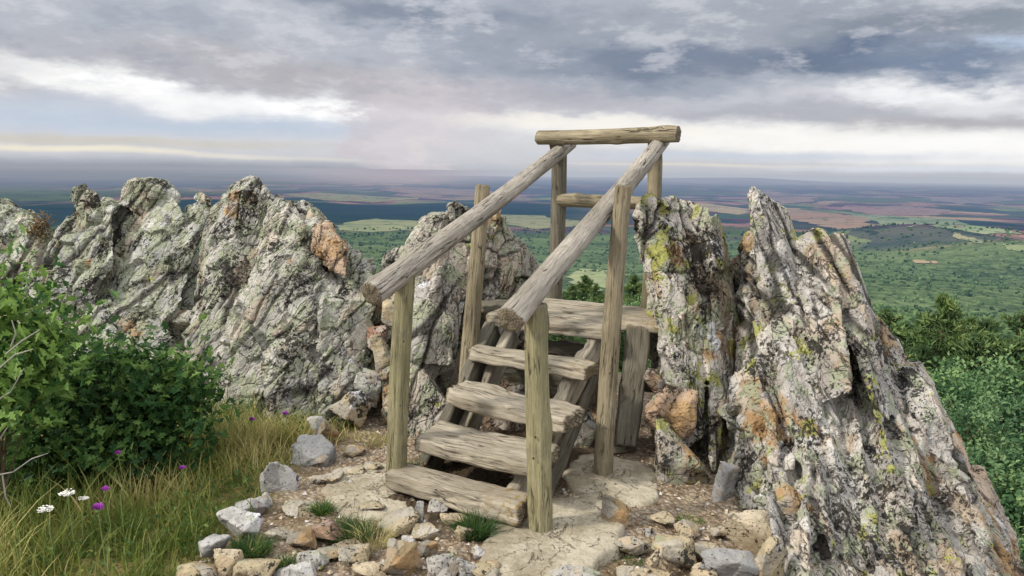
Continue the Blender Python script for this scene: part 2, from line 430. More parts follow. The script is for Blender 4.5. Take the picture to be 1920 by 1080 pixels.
def plank(name, FL, FR, BL, BR, th, seed, m, parent=stair, label=None, rough=1.0, moss=0.0, wob=0.012):
    """top corners front-left/right, back-left/right; thickness downwards"""
    FL, FR, BL, BR = [np.array(v) for v in (FL, FR, BL, BR)]
    L = np.linalg.norm(FR - FL); D = np.linalg.norm(BL - FL)
    nl, nd, nt = max(12, int(L / 0.012)), max(5, int(D / 0.014)), max(4, int(th / 0.011))
    bm = bmesh.new(); pts = {}
    def gv(i, j, k):
        if (i, j, k) not in pts: pts[(i, j, k)] = bm.verts.new((i / nl, j / nd, k / nt))
        return pts[(i, j, k)]
    def quad(f): bm.faces.new(f)
    for i in range(nl):
        for j in range(nd):
            quad([gv(i, j, nt), gv(i + 1, j, nt), gv(i + 1, j + 1, nt), gv(i, j + 1, nt)])
            quad([gv(i, j, 0), gv(i, j + 1, 0), gv(i + 1, j + 1, 0), gv(i + 1, j, 0)])
    for i in range(nl):
        for k in range(nt):
            quad([gv(i, 0, k), gv(i + 1, 0, k), gv(i + 1, 0, k + 1), gv(i, 0, k + 1)])
            quad([gv(i, nd, k), gv(i, nd, k + 1), gv(i + 1, nd, k + 1), gv(i + 1, nd, k)])
    for j in range(nd):
        for k in range(nt):
            quad([gv(0, j, k), gv(0, j, k + 1), gv(0, j + 1, k + 1), gv(0, j + 1, k)])
            quad([gv(nl, j, k), gv(nl, j + 1, k), gv(nl, j + 1, k + 1), gv(nl, j, k + 1)])
    me = bpy.data.meshes.new(name); bm.to_mesh(me); bm.free()
    U = co(me)
    a, b, c = U[:, 0], U[:, 1], U[:, 2]
    # rounded arris
    def inset(x, r): 
        return x
    lx, ly, lz = a * L, b * D, c * th
    r = 0.007
    def edge(x, n_): return np.clip(1 - np.minimum(x, n_ - x) / r, 0, 1) ** 2
    ey, ez, ex = edge(ly, D), edge(lz, th), edge(lx, L)
    ly = ly + (np.where(b < .5, 1, -1)) * 0.35 * r * (ez + ex * 0.5)
    lz = lz + (np.where(c < .5, 1, -1)) * 0.35 * r * (ey + ex)
    lx = lx + (np.where(a < .5, 1, -1)) * 0.4 * r * (ez + ey)
    g = np.stack([ly, lz, lx], 1)
    gs = np.stack([ly * 1.0, lz * 1.0, lx * 0.16], 1)
    low = np.stack([ly * 0.6, lz * 0.6, lx * 1.0], 1)
    dy = wob * rough * fbm(low * 6 + seed, 3, seed) + 0.007 * rough * fbm(gs * 45 + seed, 3, seed + 1)
    dz = wob * 0.7 * rough * fbm(low * 5 + seed + 9, 3, seed + 2) + 0.006 * rough * fbm(gs * 50 + seed, 3, seed + 3)
    dx = 0.018 * rough * fbm(np.stack([ly, lz, lx * 0.02], 1) * 40 + seed, 3, seed + 4)
    # front edge bites
    bite = np.clip(fbm(np.stack([lx * 7, lz * 0, lx * 0], 1) + seed * 3, 3, seed + 6) - 0.25, 0, 1)
    dy = dy + np.where(b < 0.5, 1, 0) * (1 - b) * bite * 0.08 * rough * c
    # splits seen on long faces
    sp = np.clip(1 - np.abs(fbm(np.stack([ly * 3, lz * 22, lx * 1.2], 1) + seed * 2, 2, seed + 7)) / 0.10, 0, 1)
    fr = (b == 0) | (b == 1)
    dy = dy + np.where(fr, sp * 0.014 * np.where(b == 0, 1, -1), 0) * rough
    sp2 = np.clip(1 - np.abs(fbm(np.stack([ly * 16, lz * 2, lx * 1.0], 1) + seed * 2, 2, seed + 8)) / 0.06, 0, 1)
    dz = dz - np.where(c == 1, sp2 * 0.007, 0) * rough
    lx, ly, lz = lx + dx * (ex + 0.1), ly + dy, lz + dz
    a, b = lx / L, ly / D
    top = (FL * (1 - a)[:, None] + FR * a[:, None]) * (1 - b)[:, None] + (BL * (1 - a)[:, None] + BR * a[:, None]) * b[:, None]
    nn = np.cross(FR - FL, BL - FL); nn /= np.linalg.norm(nn)
    if nn[2] < 0 and abs(nn[2]) > 0.3: nn = -nn
    W_ = top + nn * (lz - th)[:, None] - np.array(stair.location)
    set_co(me, W_)
    cap = ((np.abs(U[:, 0]) < 1e-4) | (np.abs(U[:, 0] - 1) < 1e-4)).astype(float)
    e = np.zeros((len(U), 3)); e[:, 0] = ly - D * 0.4; e[:, 1] = lz - th * 1.3
    add_attr(me, 'grain', g + seed * 1.91); add_attr(me, 'endcap', cap); add_attr(me, 'endco', e)
    mo = moss * smooth(0.6, 1.0, U[:, 0]) + 0 * a
    add_attr(me, 'moss', mo)
    me.polygons.foreach_set('use_smooth', np.ones(len(me.polygons), bool))
    bm = bmesh.new(); bm.from_mesh(me); bmesh.ops.recalc_face_normals(bm, faces=bm.faces); bm.to_mesh(me); bm.free()
    o = link(name, me, m, parent)
    if label: o['label'] = label
    return o

# anchor positions
A_fr = onz(1008, 1003, -0.02)      # front right post foot
A_fl = onz(739, 918, -0.01)
A_br = onz(1131, 890, 0.0)
ZPLAT = 0.72
# posts
log('post', A_fr, at(1010, 572, A_fr.y - 0.02), 0.056, 0.05, 11, W_POST, moss=0.0)
log('post', A_fl - Vector((0, 0, .05)), at(763, 512, A_fl.y + 0.0), 0.053, 0.047, 12, W_POST)
log('post', A_br - Vector((0, 0, .03)), at(1169, 350, A_br.y + 0.02), 0.052, 0.043, 13, W_BEAM)
A_bl = onz(872, 800, 0.0)
log('post', at(876, 760, 4.62), at(902, 349, 4.66), 0.052, 0.043, 14, W_BEAM)
TL_b, TL_t = at(1041, 580, 5.5), at(1047, 262, 5.5)
TR_b, TR_t = at(1213, 590, 5.12), at(1230, 266, 5.12)
log('post', TL_b, TL_t, 0.05, 0.052, 15, W_DARK)
log('post', TR_b, TR_t, 0.05, 0.046, 16, W_BEAM)
# rails
log('handrail', at(962, 601, A_fr.y - 0.22), at(1238, 262, 5.2), 0.056, 0.050, 21, W_RAIL, bend=0.012)
log('handrail', at(697, 551, A_fl.y - 0.24), at(1072, 266, 5.62), 0.057, 0.047, 22, W_RAIL, bend=0.012)
log('top_rail', at(1011, 257, 5.5), at(1271, 253, 5.0), 0.047, 0.05, 23, W_BEAM, bend=0.006)
log('middle_rail', at(1048, 373, 5.46), at(1232, 386, 5.14), 0.044, 0.04, 24, W_BEAM)

def tread(fl, fr, bl, br, z, th, seed, **k):
    return plank('tread', onz(*fl, z), onz(*fr, z), onz(*bl, z), onz(*br, z), th, seed, W_TREAD, **k)
tread((724, 884), (972, 955), (756, 866), (1000, 925), 0.12, 0.092, 31, label='lowest tread, rotting at its right end', moss=0.9, rough=1.3)
tread((777, 822), (1010, 878), (822, 786), (1050, 832), 0.26, 0.07, 32, rough=1.1)
tread((832, 735), (1060, 787), (874, 711), (1093, 761), 0.41, 0.08, 33, rough=1.6)
tread((876, 655), (1098, 693), (890, 644), (1124, 677), 0.565, 0.068, 34, rough=1.0, moss=0.5)
# platform boards
FLp, FRp = onz(910, 590, ZPLAT), onz(1137, 616, ZPLAT)
BLp, BRp = onz(1010, 556, ZPLAT), onz(1262, 580, ZPLAT)
LBk, RBk = onz(960, 562, ZPLAT), onz(1240, 588, ZPLAT)
def lerp(a, b, t): return a + (b - a) * t
plank('tread', FLp, FRp, lerp(FLp, LBk, .2), lerp(FRp, RBk, .25), 0.072, 35, W_TREAD, label='top tread forming the front edge of the platform')
FL2, FR2 = lerp(FLp, LBk, .26), onz(1250, 612, ZPLAT)
nb = 4
for i in range(nb):
    f0, f1 = i / nb + 0.01, (i + 1) / nb - 0.012
    plank('platform_board', lerp(FL2, BLp, f0) , lerp(FR2, BRp, f0), lerp(FL2, BLp, f1), lerp(FR2, BRp, f1), 0.05, 36 + i, W_TREAD, wob=0.005, rough=0.8, moss=1.3 if i < 2 else 0.8)
# short stub board on left rear
plank('platform_board', at(905, 572, 5.0), at(960, 570, 5.1), at(900, 562, 5.2), at(960, 562, 5.25), 0.06, 45, W_DARK)

# stringers (cleated planks under the treads)
def beam(name, p0, p1, w, h, seed, m, up=(0, 0, 1), **k):
    p0 = Vector(p0); p1 = Vector(p1); ax = (p1 - p0).normalized()
    side = ax.cross(Vector(up)).normalized(); u = side.cross(ax).normalized()
    a = p0 - side * w / 2 + u * h / 2; b = p1 - side * w / 2 + u * h / 2
    return plank(name, a, b, a + side * w, b + side * w, h, seed, m, **k)
beam('stringer', onz(955, 960, 0.0), onz(1118, 636, 0.62) , 0.07, 0.16, 51, W_TREAD, rough=.7)
beam('stringer', onz(1020, 935, 0.0), at(1132, 660, 4.75), 0.04, 0.12, 52, W_DARK, rough=.7)
beam('stringer', onz(800, 885, 0.0), onz(925, 618, 0.62), 0.07, 0.16, 53, W_DARK, rough=.7)
beam('stringer', onz(850, 860, 0.02), onz(962, 625, 0.60), 0.06, 0.14, 54, W_TREAD, rough=.7)
# supports under the platform
beam('support_board', at(1172, 838, 4.32), at(1198, 614, 4.55), 0.135, 0.06, 55, W_DARK, up=(0, -1, 0.05), rough=0.9)
log('support_log', at(1195, 712, 4.75), at(1247, 716, 4.45), 0.075, 0.075, 56, W_DARK)
beam('support_board', at(1020, 655, 5.0), at(1100, 662, 4.9), 0.05, 0.12, 57, W_DARK)
beam('support_board', at(895, 690, 4.95), at(1110, 735, 4.75), 0.05, 0.14, 58, W_DARK)
log('support_log', at(918, 720, 4.93), at(921, 612, 4.93), 0.035, 0.035, 59, W_DARK)

# nails in the posts
def nail(p):
    bm = bmesh.new(); bmesh.ops.create_cone(bm, cap_ends=True, segments=8, radius1=0.005, radius2=0.004, depth=0.01)
    bmesh.ops.rotate(bm, verts=bm.verts, matrix=Matrix.Rotation(R(90), 3, 'X'))
    me = bpy.data.meshes.new('nail'); bm.to_mesh(me); bm.free()
    o = link('nail', me, M_NAIL, stair); o.location = Vector(p) - stair.location
M_NAIL = simple('rusty_nail', '#4a3a30', 0.6)
for px, py, Y in ((1006, 668, A_fr.y - .055), (1004, 820, A_fr.y - .057), (1000, 860, A_fr.y - .057), (757, 640, A_fl.y - .052), (750, 760, A_fl.y - .053), (1143, 700, A_br.y - .05)):
    nail(at(px, py, Y))

# ------------------------------------------------------------------ rock builders
def hull_pts(bm, pts):
    vs = [bm.verts.new(p) for p in pts]
    r = bmesh.ops.convex_hull(bm, input=vs)
    junk = [v for v in set(r['geom_interior'] + r['geom_unused']) if isinstance(v, bmesh.types.BMVert) and v.is_valid]
    if junk: bmesh.ops.delete(bm, geom=junk, context='VERTS')

def rib_hull(bm, B, T, w, d, rng, taper=0.6, chis=0.12):
    ax = (T - B); L = ax.length; ax = ax / L
    side = ax.cross(Vector((0, 1, 0))).normalized(); back = side.cross(ax).normalized()
    if back.y < 0: back = -back
    pts = []
    K = rng.choice((4, 5, 5, 6)); ph = rng.uniform(0, 1.5)
    rad = [rng.uniform(.8, 1.1) for _ in range(K)]
    sx, sy = rng.uniform(-1, 1) * chis, rng.uniform(-.9, .2) * chis
    tw = rng.uniform(-.2, .2)
    for t, k in ((0, 1.0), (.5, 1.06), (.86, .9 * (1 + taper) / 2 + .05), (1.0, taper)):
        for i in range(K):
            a = ph + tw * t + i * 2 * math.pi / K
            cx, cy = math.cos(a) * 1.12 * rad[i], math.sin(a) * 1.12 * rad[i]
            j = rng.uniform(.93, 1.05)
            pts.append(B + ax * (L * t + (sx * cx + sy * cy) * (t > .8)) + side * (cx * w / 2 * k * j) + back * (d / 2 + cy * d / 2 * (0.8 + 0.2 * k) * j))
    hull_pts(bm, pts)

def block_hull(bm, C, w, d, h, rng, tilt=0.3, n=16, sq=3.5):
    rot = Matrix.Rotation(rng.uniform(-tilt, tilt), 3, 'Y') @ Matrix.Rotation(rng.uniform(-.5, .5), 3, 'Z')
    pts = []
    for i in range(n):
        v = Vector((rng.gauss(0, 1), rng.gauss(0, 1), rng.gauss(0, 1))).normalized()
        q = (abs(v.x) ** sq + abs(v.y) ** sq + abs(v.z) ** sq) ** (-1 / sq)
        v = v * q * rng.uniform(.9, 1.05)
        pts.append(C + rot @ Vector((v.x * w / 2, v.y * d / 2, v.z * h / 2)))
    hull_pts(bm, pts)

def rock_surface(me, seed, frame, amp=1.0, cell=(0.15, 0.3, 0.5), smooth_sh=True):
    V = co(me); Nn = nrm(me)
    q = V @ frame.T                      # side, back, axis coordinates
    warp = np.stack([fbm(V * 1.5, 3, seed), fbm(V * 1.5 + 5, 3, seed + 1), fbm(V * 1.5 + 9, 3, seed + 2)], 1)
    c1 = np.array([cell[0] * .75, cell[1] * 1.4, cell[2] * .8])
    F1, F2, h, D = worley((q + warp * 0.045) / c1, seed)
    Dw = D * c1
    crack = 1 - smooth(0.0, 0.07, F2 - F1)
    d = 0.026 * (h[0] - .5) * 2 + Dw[:, 0] * (h[1] - .4) * 0.7 + Dw[:, 2] * (h[3] - .5) * 0.16 - 0.016 * crack
    # layers: thin laminae parallel to the strata, broken by joints
    c2 = np.array([cell[0] * .32, cell[1] * .9, cell[2] * .4])
    G1, G2, h2, D2 = worley((q + warp * 0.03) / c2 + 3.3, seed + 40)
    Dw2 = D2 * c2
    crack2 = 1 - smooth(0.0, 0.10, G2 - G1)
    d += 0.007 * (h2[0] - .5) * 2 + Dw2[:, 0] * (h2[1] - .4) * 0.6 + Dw2[:, 2] * (h2[3] - .5) * .12 - 0.006 * crack2
    # chunky fractures
    c3 = np.array([.13, .13, .17]) * (cell[0] / .14)
    H1, H2, h3, D3 = worley((V + warp * .03) / c3 + 7.7, seed + 80)
    D3w = D3 * c3
    d += (D3w[:, 0] * (h3[1] - .5) + D3w[:, 1] * (h3[2] - .5) + D3w[:, 2] * (h3[3] - .5)) * .75 + .016 * (h3[0] - .5) - .008 * (1 - smooth(0, .05, H2 - H1))
    d += 0.004 * fbm(V * 14, 4, seed + 7)
    rough = .4 + .6 * smooth(-.1, .35, fbm(V * 2.2 + 3, 3, seed + 31))
    # long deep clefts between slabs
    c0 = np.array([cell[0] * 1.9, 3.0, cell[2] * 4.5])
    K1, K2, h0, D0 = worley((q + warp * 0.10) / c0 + 1.1, seed + 120)
    e0 = (K2 - K1) * cell[0] * 1.9
    cleft = 1 - smooth(0.004, 0.022, e0)
    gate = smooth(-.25, .1, fbm(V * 1.8 + 21, 2, seed + 33))
    dd0 = D0 * c0
    d += (dd0[:, 0] * (h0[1] - .4) * .16 - .035 * cleft * gate) / amp
    V2 = V + Nn * (d * amp * rough * .62)[:, None]
    set_co(me, V2)
    big = smooth(-0.15, 0.25, fbm(V * 1.3, 2, seed + 20))
    add_attr(me, 'crack', np.clip(crack * 0.9 * (0.35 + .65 * big) + crack2 * 0.35 * big + cleft * gate * .9, 0, 1))
    add_attr(me, 'strat', q * np.array([1, 0.85, 0.6]) + seed)
    add_attr(me, 'tone', np.clip(.5 + .55 * (h[2] - .5) + .35 * (h3[1] - .5) + .2 * (h2[2] - .5), 0, 1))
    add_attr(me, 'tint', np.clip(.6 * h[3] + .4 * h3[2], 0, 1))
    me.polygons.foreach_set('use_smooth', np.full(len(me.polygons), smooth_sh, bool))

def frame_of(T, B):
    ax = (T - B).normalized(); side = ax.cross(Vector((0, 1, 0))).normalized(); back = side.cross(ax)
    return np.array([list(side), list(back), list(ax)])

def face_block(bm, pts, depth, rng, relief=.05):
    """angular block: a front face given by its corners, carried back into the ridge"""
    w_ = max(p[0] for p in pts) - min(p[0] for p in pts); cx_ = sum(p[0] for p in pts) / len(pts)
    tl = rng.choice((-1, 1, 1)) * rng.uniform(.5, 1.3) * relief; of = rng.uniform(-1, 1) * relief
    F = [at(p[0], p[1], p[2] + of + tl * (p[0] - cx_) / w_ * 2) for p in pts]
    F = [p + Vector((rng.uniform(-.012, .012), rng.uniform(-.03, .03), rng.uniform(-.012, .012))) for p in F]
    c = sum(F, Vector()) / len(F)
    back = Vector((c.x, c.y, 0)).normalized() * depth
    F = [c + (p - c) * .975 for p in F]
    P = list(F) + [c + (p - c) * .86 + back for p in F]
    P.append(c - back.normalized() * .07 + Vector((rng.uniform(-.08, .08), 0, rng.uniform(-.08, .08))))
    hull_pts(bm, P)

def outcrop(name, groups, m, label, seed, voxel=0.02, sub=0, blocks=(), faces=(), lean=None, relief=.05, fan=False, flat=True, amp=1.0, cell=(0.15, .3, .5), cat='rock outcrop', group=None):
    rng = random.Random(seed)
    bm = bmesh.new()
    fr = None
    for fb in faces: face_block(bm, fb[1], fb[0], rng, relief)
    if fan:      # thin slabs fanning down towards the viewer, broken by joints
        def edge(sv, t):
            Lx, Rx = (1425 + 45 * t, 1752 + 190 * t)
            yt = 690 + 90 * sv + 30 * math.sin(sv * 17)
            return Lx + (Rx - Lx) * sv, yt + (1240 - yt) * t, (3.92 + .08 * sv) * (1 - t) + (2.62 + .42 * max(sv, 0) ** 1.5) * t
        ns = 14; edges = [i / ns + rng.uniform(-.018, .018) for i in range(ns + 1)]
        for i in range(ns):
            s0, s1 = edges[i] + .004, edges[i + 1] - .004
            cuts = [rng.uniform(-.18, .02)] + sorted(rng.uniform(.15, .85) for _ in range(rng.choice((2, 3, 3, 4)))) + [1.0]
            for t0, t1 in zip(cuts[:-1], cuts[1:]):
                o_ = rng.uniform(-.07, .07); pts = []
                t1 -= .008
                for (sv, t) in ((s0, t0 + rng.uniform(0, .05)), ((s0 + s1) / 2, t0 - rng.uniform(0, .04)), (s1, t0 + rng.uniform(0, .07)), (s1, (t0 + t1) / 2), (s1, t1 - rng.uniform(0, .03)), (s0, t1), (s0, (t0 + t1) / 2)):
                    x_, y_, Y_f = edge(sv, t); pts.append((x_, y_, Y_f + o_))
                face_block(bm, pts, .32, rng, .055)
    for g in groups:
        ribs, n, w, d, segs, jit = g['ribs'], g['n'], g['w'], g['d'], g.get('segs', 2), g.get('jit', 0.08)
        K = len(ribs)
        for i in range(n):
            s = (i + rng.uniform(.15, .85)) / n * (K - 1)
            k = min(int(s), K - 2); f = s - k
            r = [a + (b - a) * f for a, b in zip(ribs[k], ribs[k + 1])]
            dy_ = g.get('dY', 0); T = at(r[0], r[1] + g.get('drop', 0) + rng.uniform(0, 1) * g.get('tj', 14), r[2] + dy_ + rng.uniform(-jit, jit)); B = at(r[3], r[4], r[5] + dy_ + rng.uniform(-jit, jit))
            if fr is None or i == n // 2: fr = frame_of(T, B)
            wl = w * rng.uniform(.6, 1.5)
            ns = rng.choice(range(1, segs + 1))
            cuts = [0] + sorted(rng.uniform(.25, .8) for _ in range(ns - 1)) + [1]
            for a, b in zip(cuts[:-1], cuts[1:]):
                off = Vector((rng.uniform(-.25, .25) * wl, rng.uniform(-jit, jit) * .8, 0))
                b0 = B.lerp(T, max(0, a - .04)) + off; b1 = B.lerp(T, b) + (off if b < 1 else off * .3)
                rib_hull(bm, b0, b1, wl * rng.uniform(.8, 1.15), d * rng.uniform(.8, 1.1), rng, taper=g.get('taper', .6) if b == 1 else .9, chis=g.get('chis', .12))
    for bl in blocks:
        px, py, Y, wp, hp, dm = bl[:6]
        s = Y / FPX * 1.01
        block_hull(bm, at(px, py, Y + dm / 2), wp * s, dm, hp * s, rng, tilt=bl[6] if len(bl) > 6 else .3)
    me = remesh(bm, voxel, sub)
    if lean is not None:
        ax_ = Vector((math.sin(R(lean)), .25, math.cos(R(lean)))).normalized(); fr = frame_of(ax_, Vector((0, 0, 0)))
    rock_surface(me, seed, fr, amp, cell, smooth_sh=not flat)
    o = link(name, me, m)
    tag(o, label, cat, group)
    return recenter(o)

# right fan of slabs
outcrop('rock_outcrop', [
    dict(ribs=[(1420, 400, 4.5, 1455, 1000, 3.5), (1440, 400, 4.5, 1490, 1130, 3.0), (1470, 420, 4.4, 1560, 1140, 2.85), (1500, 470, 4.35, 1600, 1140, 2.8)], n=6, w=.2, d=.5, segs=4, jit=.07, tj=30, dY=.22, drop=20, chis=.16),
    dict(ribs=[(1500, 480, 4.35, 1560, 1140, 2.8), (1542, 460, 4.3, 1640, 1140, 2.8), (1585, 480, 4.25, 1730, 1140, 2.8), (1606, 540, 4.2, 1790, 1140, 2.8)], n=9, w=.17, d=.6, segs=5, jit=.09, tj=60, dY=.22, drop=20, taper=.5, chis=.16),
    dict(ribs=[(1610, 540, 4.2, 1760, 1140, 2.8), (1640, 620, 4.15, 1800, 1140, 2.85), (1680, 700, 4.1, 1840, 1140, 2.9), (1725, 770, 4.0, 1875, 1140, 2.95)], n=10, w=.15, d=.5, segs=5, jit=.09, tj=60, dY=.22, drop=20, taper=.6),
    dict(ribs=[(1400, 760, 4.1, 1400, 1000, 3.6), (1440, 720, 4.05, 1490, 1130, 3.0), (1520, 700, 3.95, 1600, 1140, 2.75), (1620, 740, 3.8, 1720, 1140, 2.75)], n=8, w=.22, d=.4, segs=3, tj=120, taper=.75, jit=.06, chis=.14, dY=.2),
], M_RIGHT, 'tall fan of tilted lichen-covered rock slabs right of the wooden steps', 101, voxel=0.0115, cell=(.10, .25, .36), lean=-24, amp=1.0, relief=.07, fan=True, faces=[
    (.5, [(1400, 356, 4.4), (1412, 352, 4.38), (1440, 365, 4.38), (1476, 388, 4.4), (1495, 440, 4.35), (1500, 560, 4.2), (1515, 700, 3.95), (1470, 700, 3.95), (1435, 620, 4.15), (1410, 480, 4.35)]),
    (.5, [(1440, 600, 4.15), (1500, 560, 4.15), (1530, 700, 3.9), (1540, 830, 3.6), (1490, 840, 3.6), (1455, 740, 3.85)]),
    (.45, [(1492, 448, 4.4), (1525, 428, 4.36), (1545, 426, 4.35), (1560, 450, 4.3), (1580, 600, 4.05), (1600, 740, 3.75), (1545, 760, 3.75), (1505, 600, 4.12)]),
    (.45, [(1549, 436, 4.4), (1583, 436, 4.35), (1598, 480, 4.32), (1650, 640, 4.1), (1690, 780, 3.8), (1640, 800, 3.68), (1590, 640, 4.0), (1562, 520, 4.22)]),
    (.5, [(1625, 590, 4.3), (1650, 612, 4.28), (1690, 678, 4.2), (1708, 760, 4.0), (1700, 880, 3.7), (1660, 800, 3.8)]),
    (.4, [(1690, 690, 4.2), (1718, 692, 4.15), (1737, 722, 4.1), (1745, 790, 4.0), (1765, 900, 3.75), (1715, 880, 3.7), (1700, 780, 3.95)]),
    (.5, [(1735, 880, 3.8), (1780, 900, 3.85), (1840, 1010, 3.7), (1895, 1060, 3.6), (1900, 1140, 3.4), (1800, 1140, 3.05), (1760, 1000, 3.4)]),
    (.35, [(1380, 790, 4.0), (1392, 768, 4.0), (1460, 742, 3.95), (1482, 770, 3.85), (1470, 815, 3.82), (1400, 818, 3.92)]),
    (.35, [(1392, 850, 3.9), (1410, 826, 3.88), (1468, 820, 3.8), (1478, 900, 3.62), (1450, 955, 3.52), (1385, 958, 3.62)]),
    (.3, [(1455, 985, 3.35), (1480, 940, 3.35), (1515, 930, 3.3), (1525, 1140, 2.92), (1468, 1140, 2.98)]),
])
outcrop('rock_slab', [], M_RUST, 'orange stained rock slab on the outer right edge above the trees', 102, voxel=0.014, cell=(.2, .3, .4), cat='rock', lean=-25, faces=[
    (.4, [(1742, 785, 4.25), (1775, 810, 4.25), (1808, 860, 4.2), (1820, 940, 4.05), (1790, 960, 3.95), (1750, 870, 4.05)]),
    (.45, [(1800, 900, 4.15), (1830, 900, 4.2), (1850, 960, 4.1), (1880, 1020, 4.0), (1915, 1080, 3.9), (1925, 1160, 3.7), (1860, 1120, 3.6), (1810, 1000, 3.85)])])
outcrop('rock_outcrop', [
    dict(ribs=[(1240, 420, 4.75, 1260, 860, 4.5), (1300, 410, 4.8, 1345, 930, 4.3), (1345, 470, 4.9, 1390, 930, 4.3)], n=5, w=.3, d=.3, segs=2, jit=.04, tj=8, taper=.85),
], M_RIGHT2, 'blocky pale rock with yellow lichen touching the right end of the platform', 103, voxel=0.0115, cell=(.16, .3, .4), lean=-6, faces=[
    (.38, [(1193, 410, 4.62), (1212, 380, 4.64), (1255, 366, 4.66), (1292, 374, 4.7), (1305, 500, 4.55), (1245, 570, 4.5), (1207, 500, 4.56), (1192, 455, 4.6)]),
    (.38, [(1222, 470, 4.58), (1300, 450, 4.58), (1330, 650, 4.4), (1320, 820, 4.2), (1260, 860, 4.25), (1236, 740, 4.4), (1234, 600, 4.5)]),
    (.36, [(1284, 372, 4.72), (1305, 376, 4.74), (1328, 388, 4.76), (1330, 560, 4.6), (1325, 700, 4.4), (1300, 600, 4.55)]),
    (.36, [(1330, 398, 4.76), (1346, 394, 4.8), (1356, 440, 4.8), (1370, 560, 4.7), (1385, 740, 4.4), (1370, 900, 4.15), (1330, 900, 4.15), (1326, 640, 4.5)]),
    (.36, [(1352, 480, 4.86), (1372, 500, 4.86), (1395, 600, 4.76), (1420, 740, 4.5), (1400, 900, 4.2), (1370, 860, 4.25), (1362, 640, 4.6)]),
])
outcrop('rock_slab', [], M_DARKSLAB, 'dark brown rock slab wedged in the cleft between two pale outcrops', 104, voxel=0.015, cat='rock', lean=-12, faces=[
    (.3, [(1368, 490, 5.1), (1388, 464, 5.06), (1405, 466, 5.05), (1425, 600, 4.9), (1470, 760, 4.5), (1425, 780, 4.55), (1390, 620, 4.9)]),
    (.2, [(1405, 480, 4.95), (1418, 520, 4.9), (1480, 730, 4.5), (1455, 760, 4.5)])])
outcrop('rock', [], M_DARKSLAB, 'dark rock mass added beneath the platform to block light', 110, voxel=0.02, cat='rock', lean=0, faces=[  # rock added to keep light out from under the platform
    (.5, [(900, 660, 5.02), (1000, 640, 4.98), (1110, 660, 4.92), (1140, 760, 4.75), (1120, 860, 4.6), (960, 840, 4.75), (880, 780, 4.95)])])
outcrop('rock_outcrop', [
    dict(ribs=[(760, 510, 5.5, 750, 830, 5.0), (835, 430, 5.6, 830, 830, 5.1), (925, 430, 5.7, 900, 770, 5.55), (990, 520, 5.9, 990, 720, 5.8)], n=6, w=.4, d=.4, segs=2, jit=.05, tj=8, taper=.8),
], M_MID, 'pale rounded rock outcrop directly behind the left handrail', 105, voxel=0.0125, cell=(.2, .3, .34), lean=18, faces=[
    (.5, [(744, 485, 5.3), (768, 440, 5.34), (795, 400, 5.36), (835, 392, 5.4), (868, 400, 5.45), (880, 520, 5.3), (850, 700, 5.05), (780, 740, 4.9), (728, 690, 4.95), (735, 590, 5.1)]),
    (.5, [(862, 402, 5.5), (905, 390, 5.5), (935, 392, 5.52), (960, 430, 5.6), (985, 520, 5.6), (960, 700, 5.5), (880, 740, 5.4), (868, 520, 5.32)]),
    (.45, [(940, 415, 5.65), (975, 450, 5.7), (1012, 492, 5.75), (1013, 560, 5.75), (990, 720, 5.7), (940, 720, 5.6)]),
    (.35, [(712, 700, 4.9), (745, 680, 4.88), (795, 700, 4.8), (838, 752, 4.75), (832, 818, 4.68), (745, 830, 4.72), (712, 790, 4.82)]),
    (.2, [(846, 394, 5.44), (856, 386, 5.44), (872, 388, 5.45), (876, 412, 5.45), (850, 415, 5.42)]),
    (.3, [(740, 590, 5.05), (800, 560, 5.05), (860, 600, 5.0), (850, 690, 4.95), (760, 680, 4.92)])])
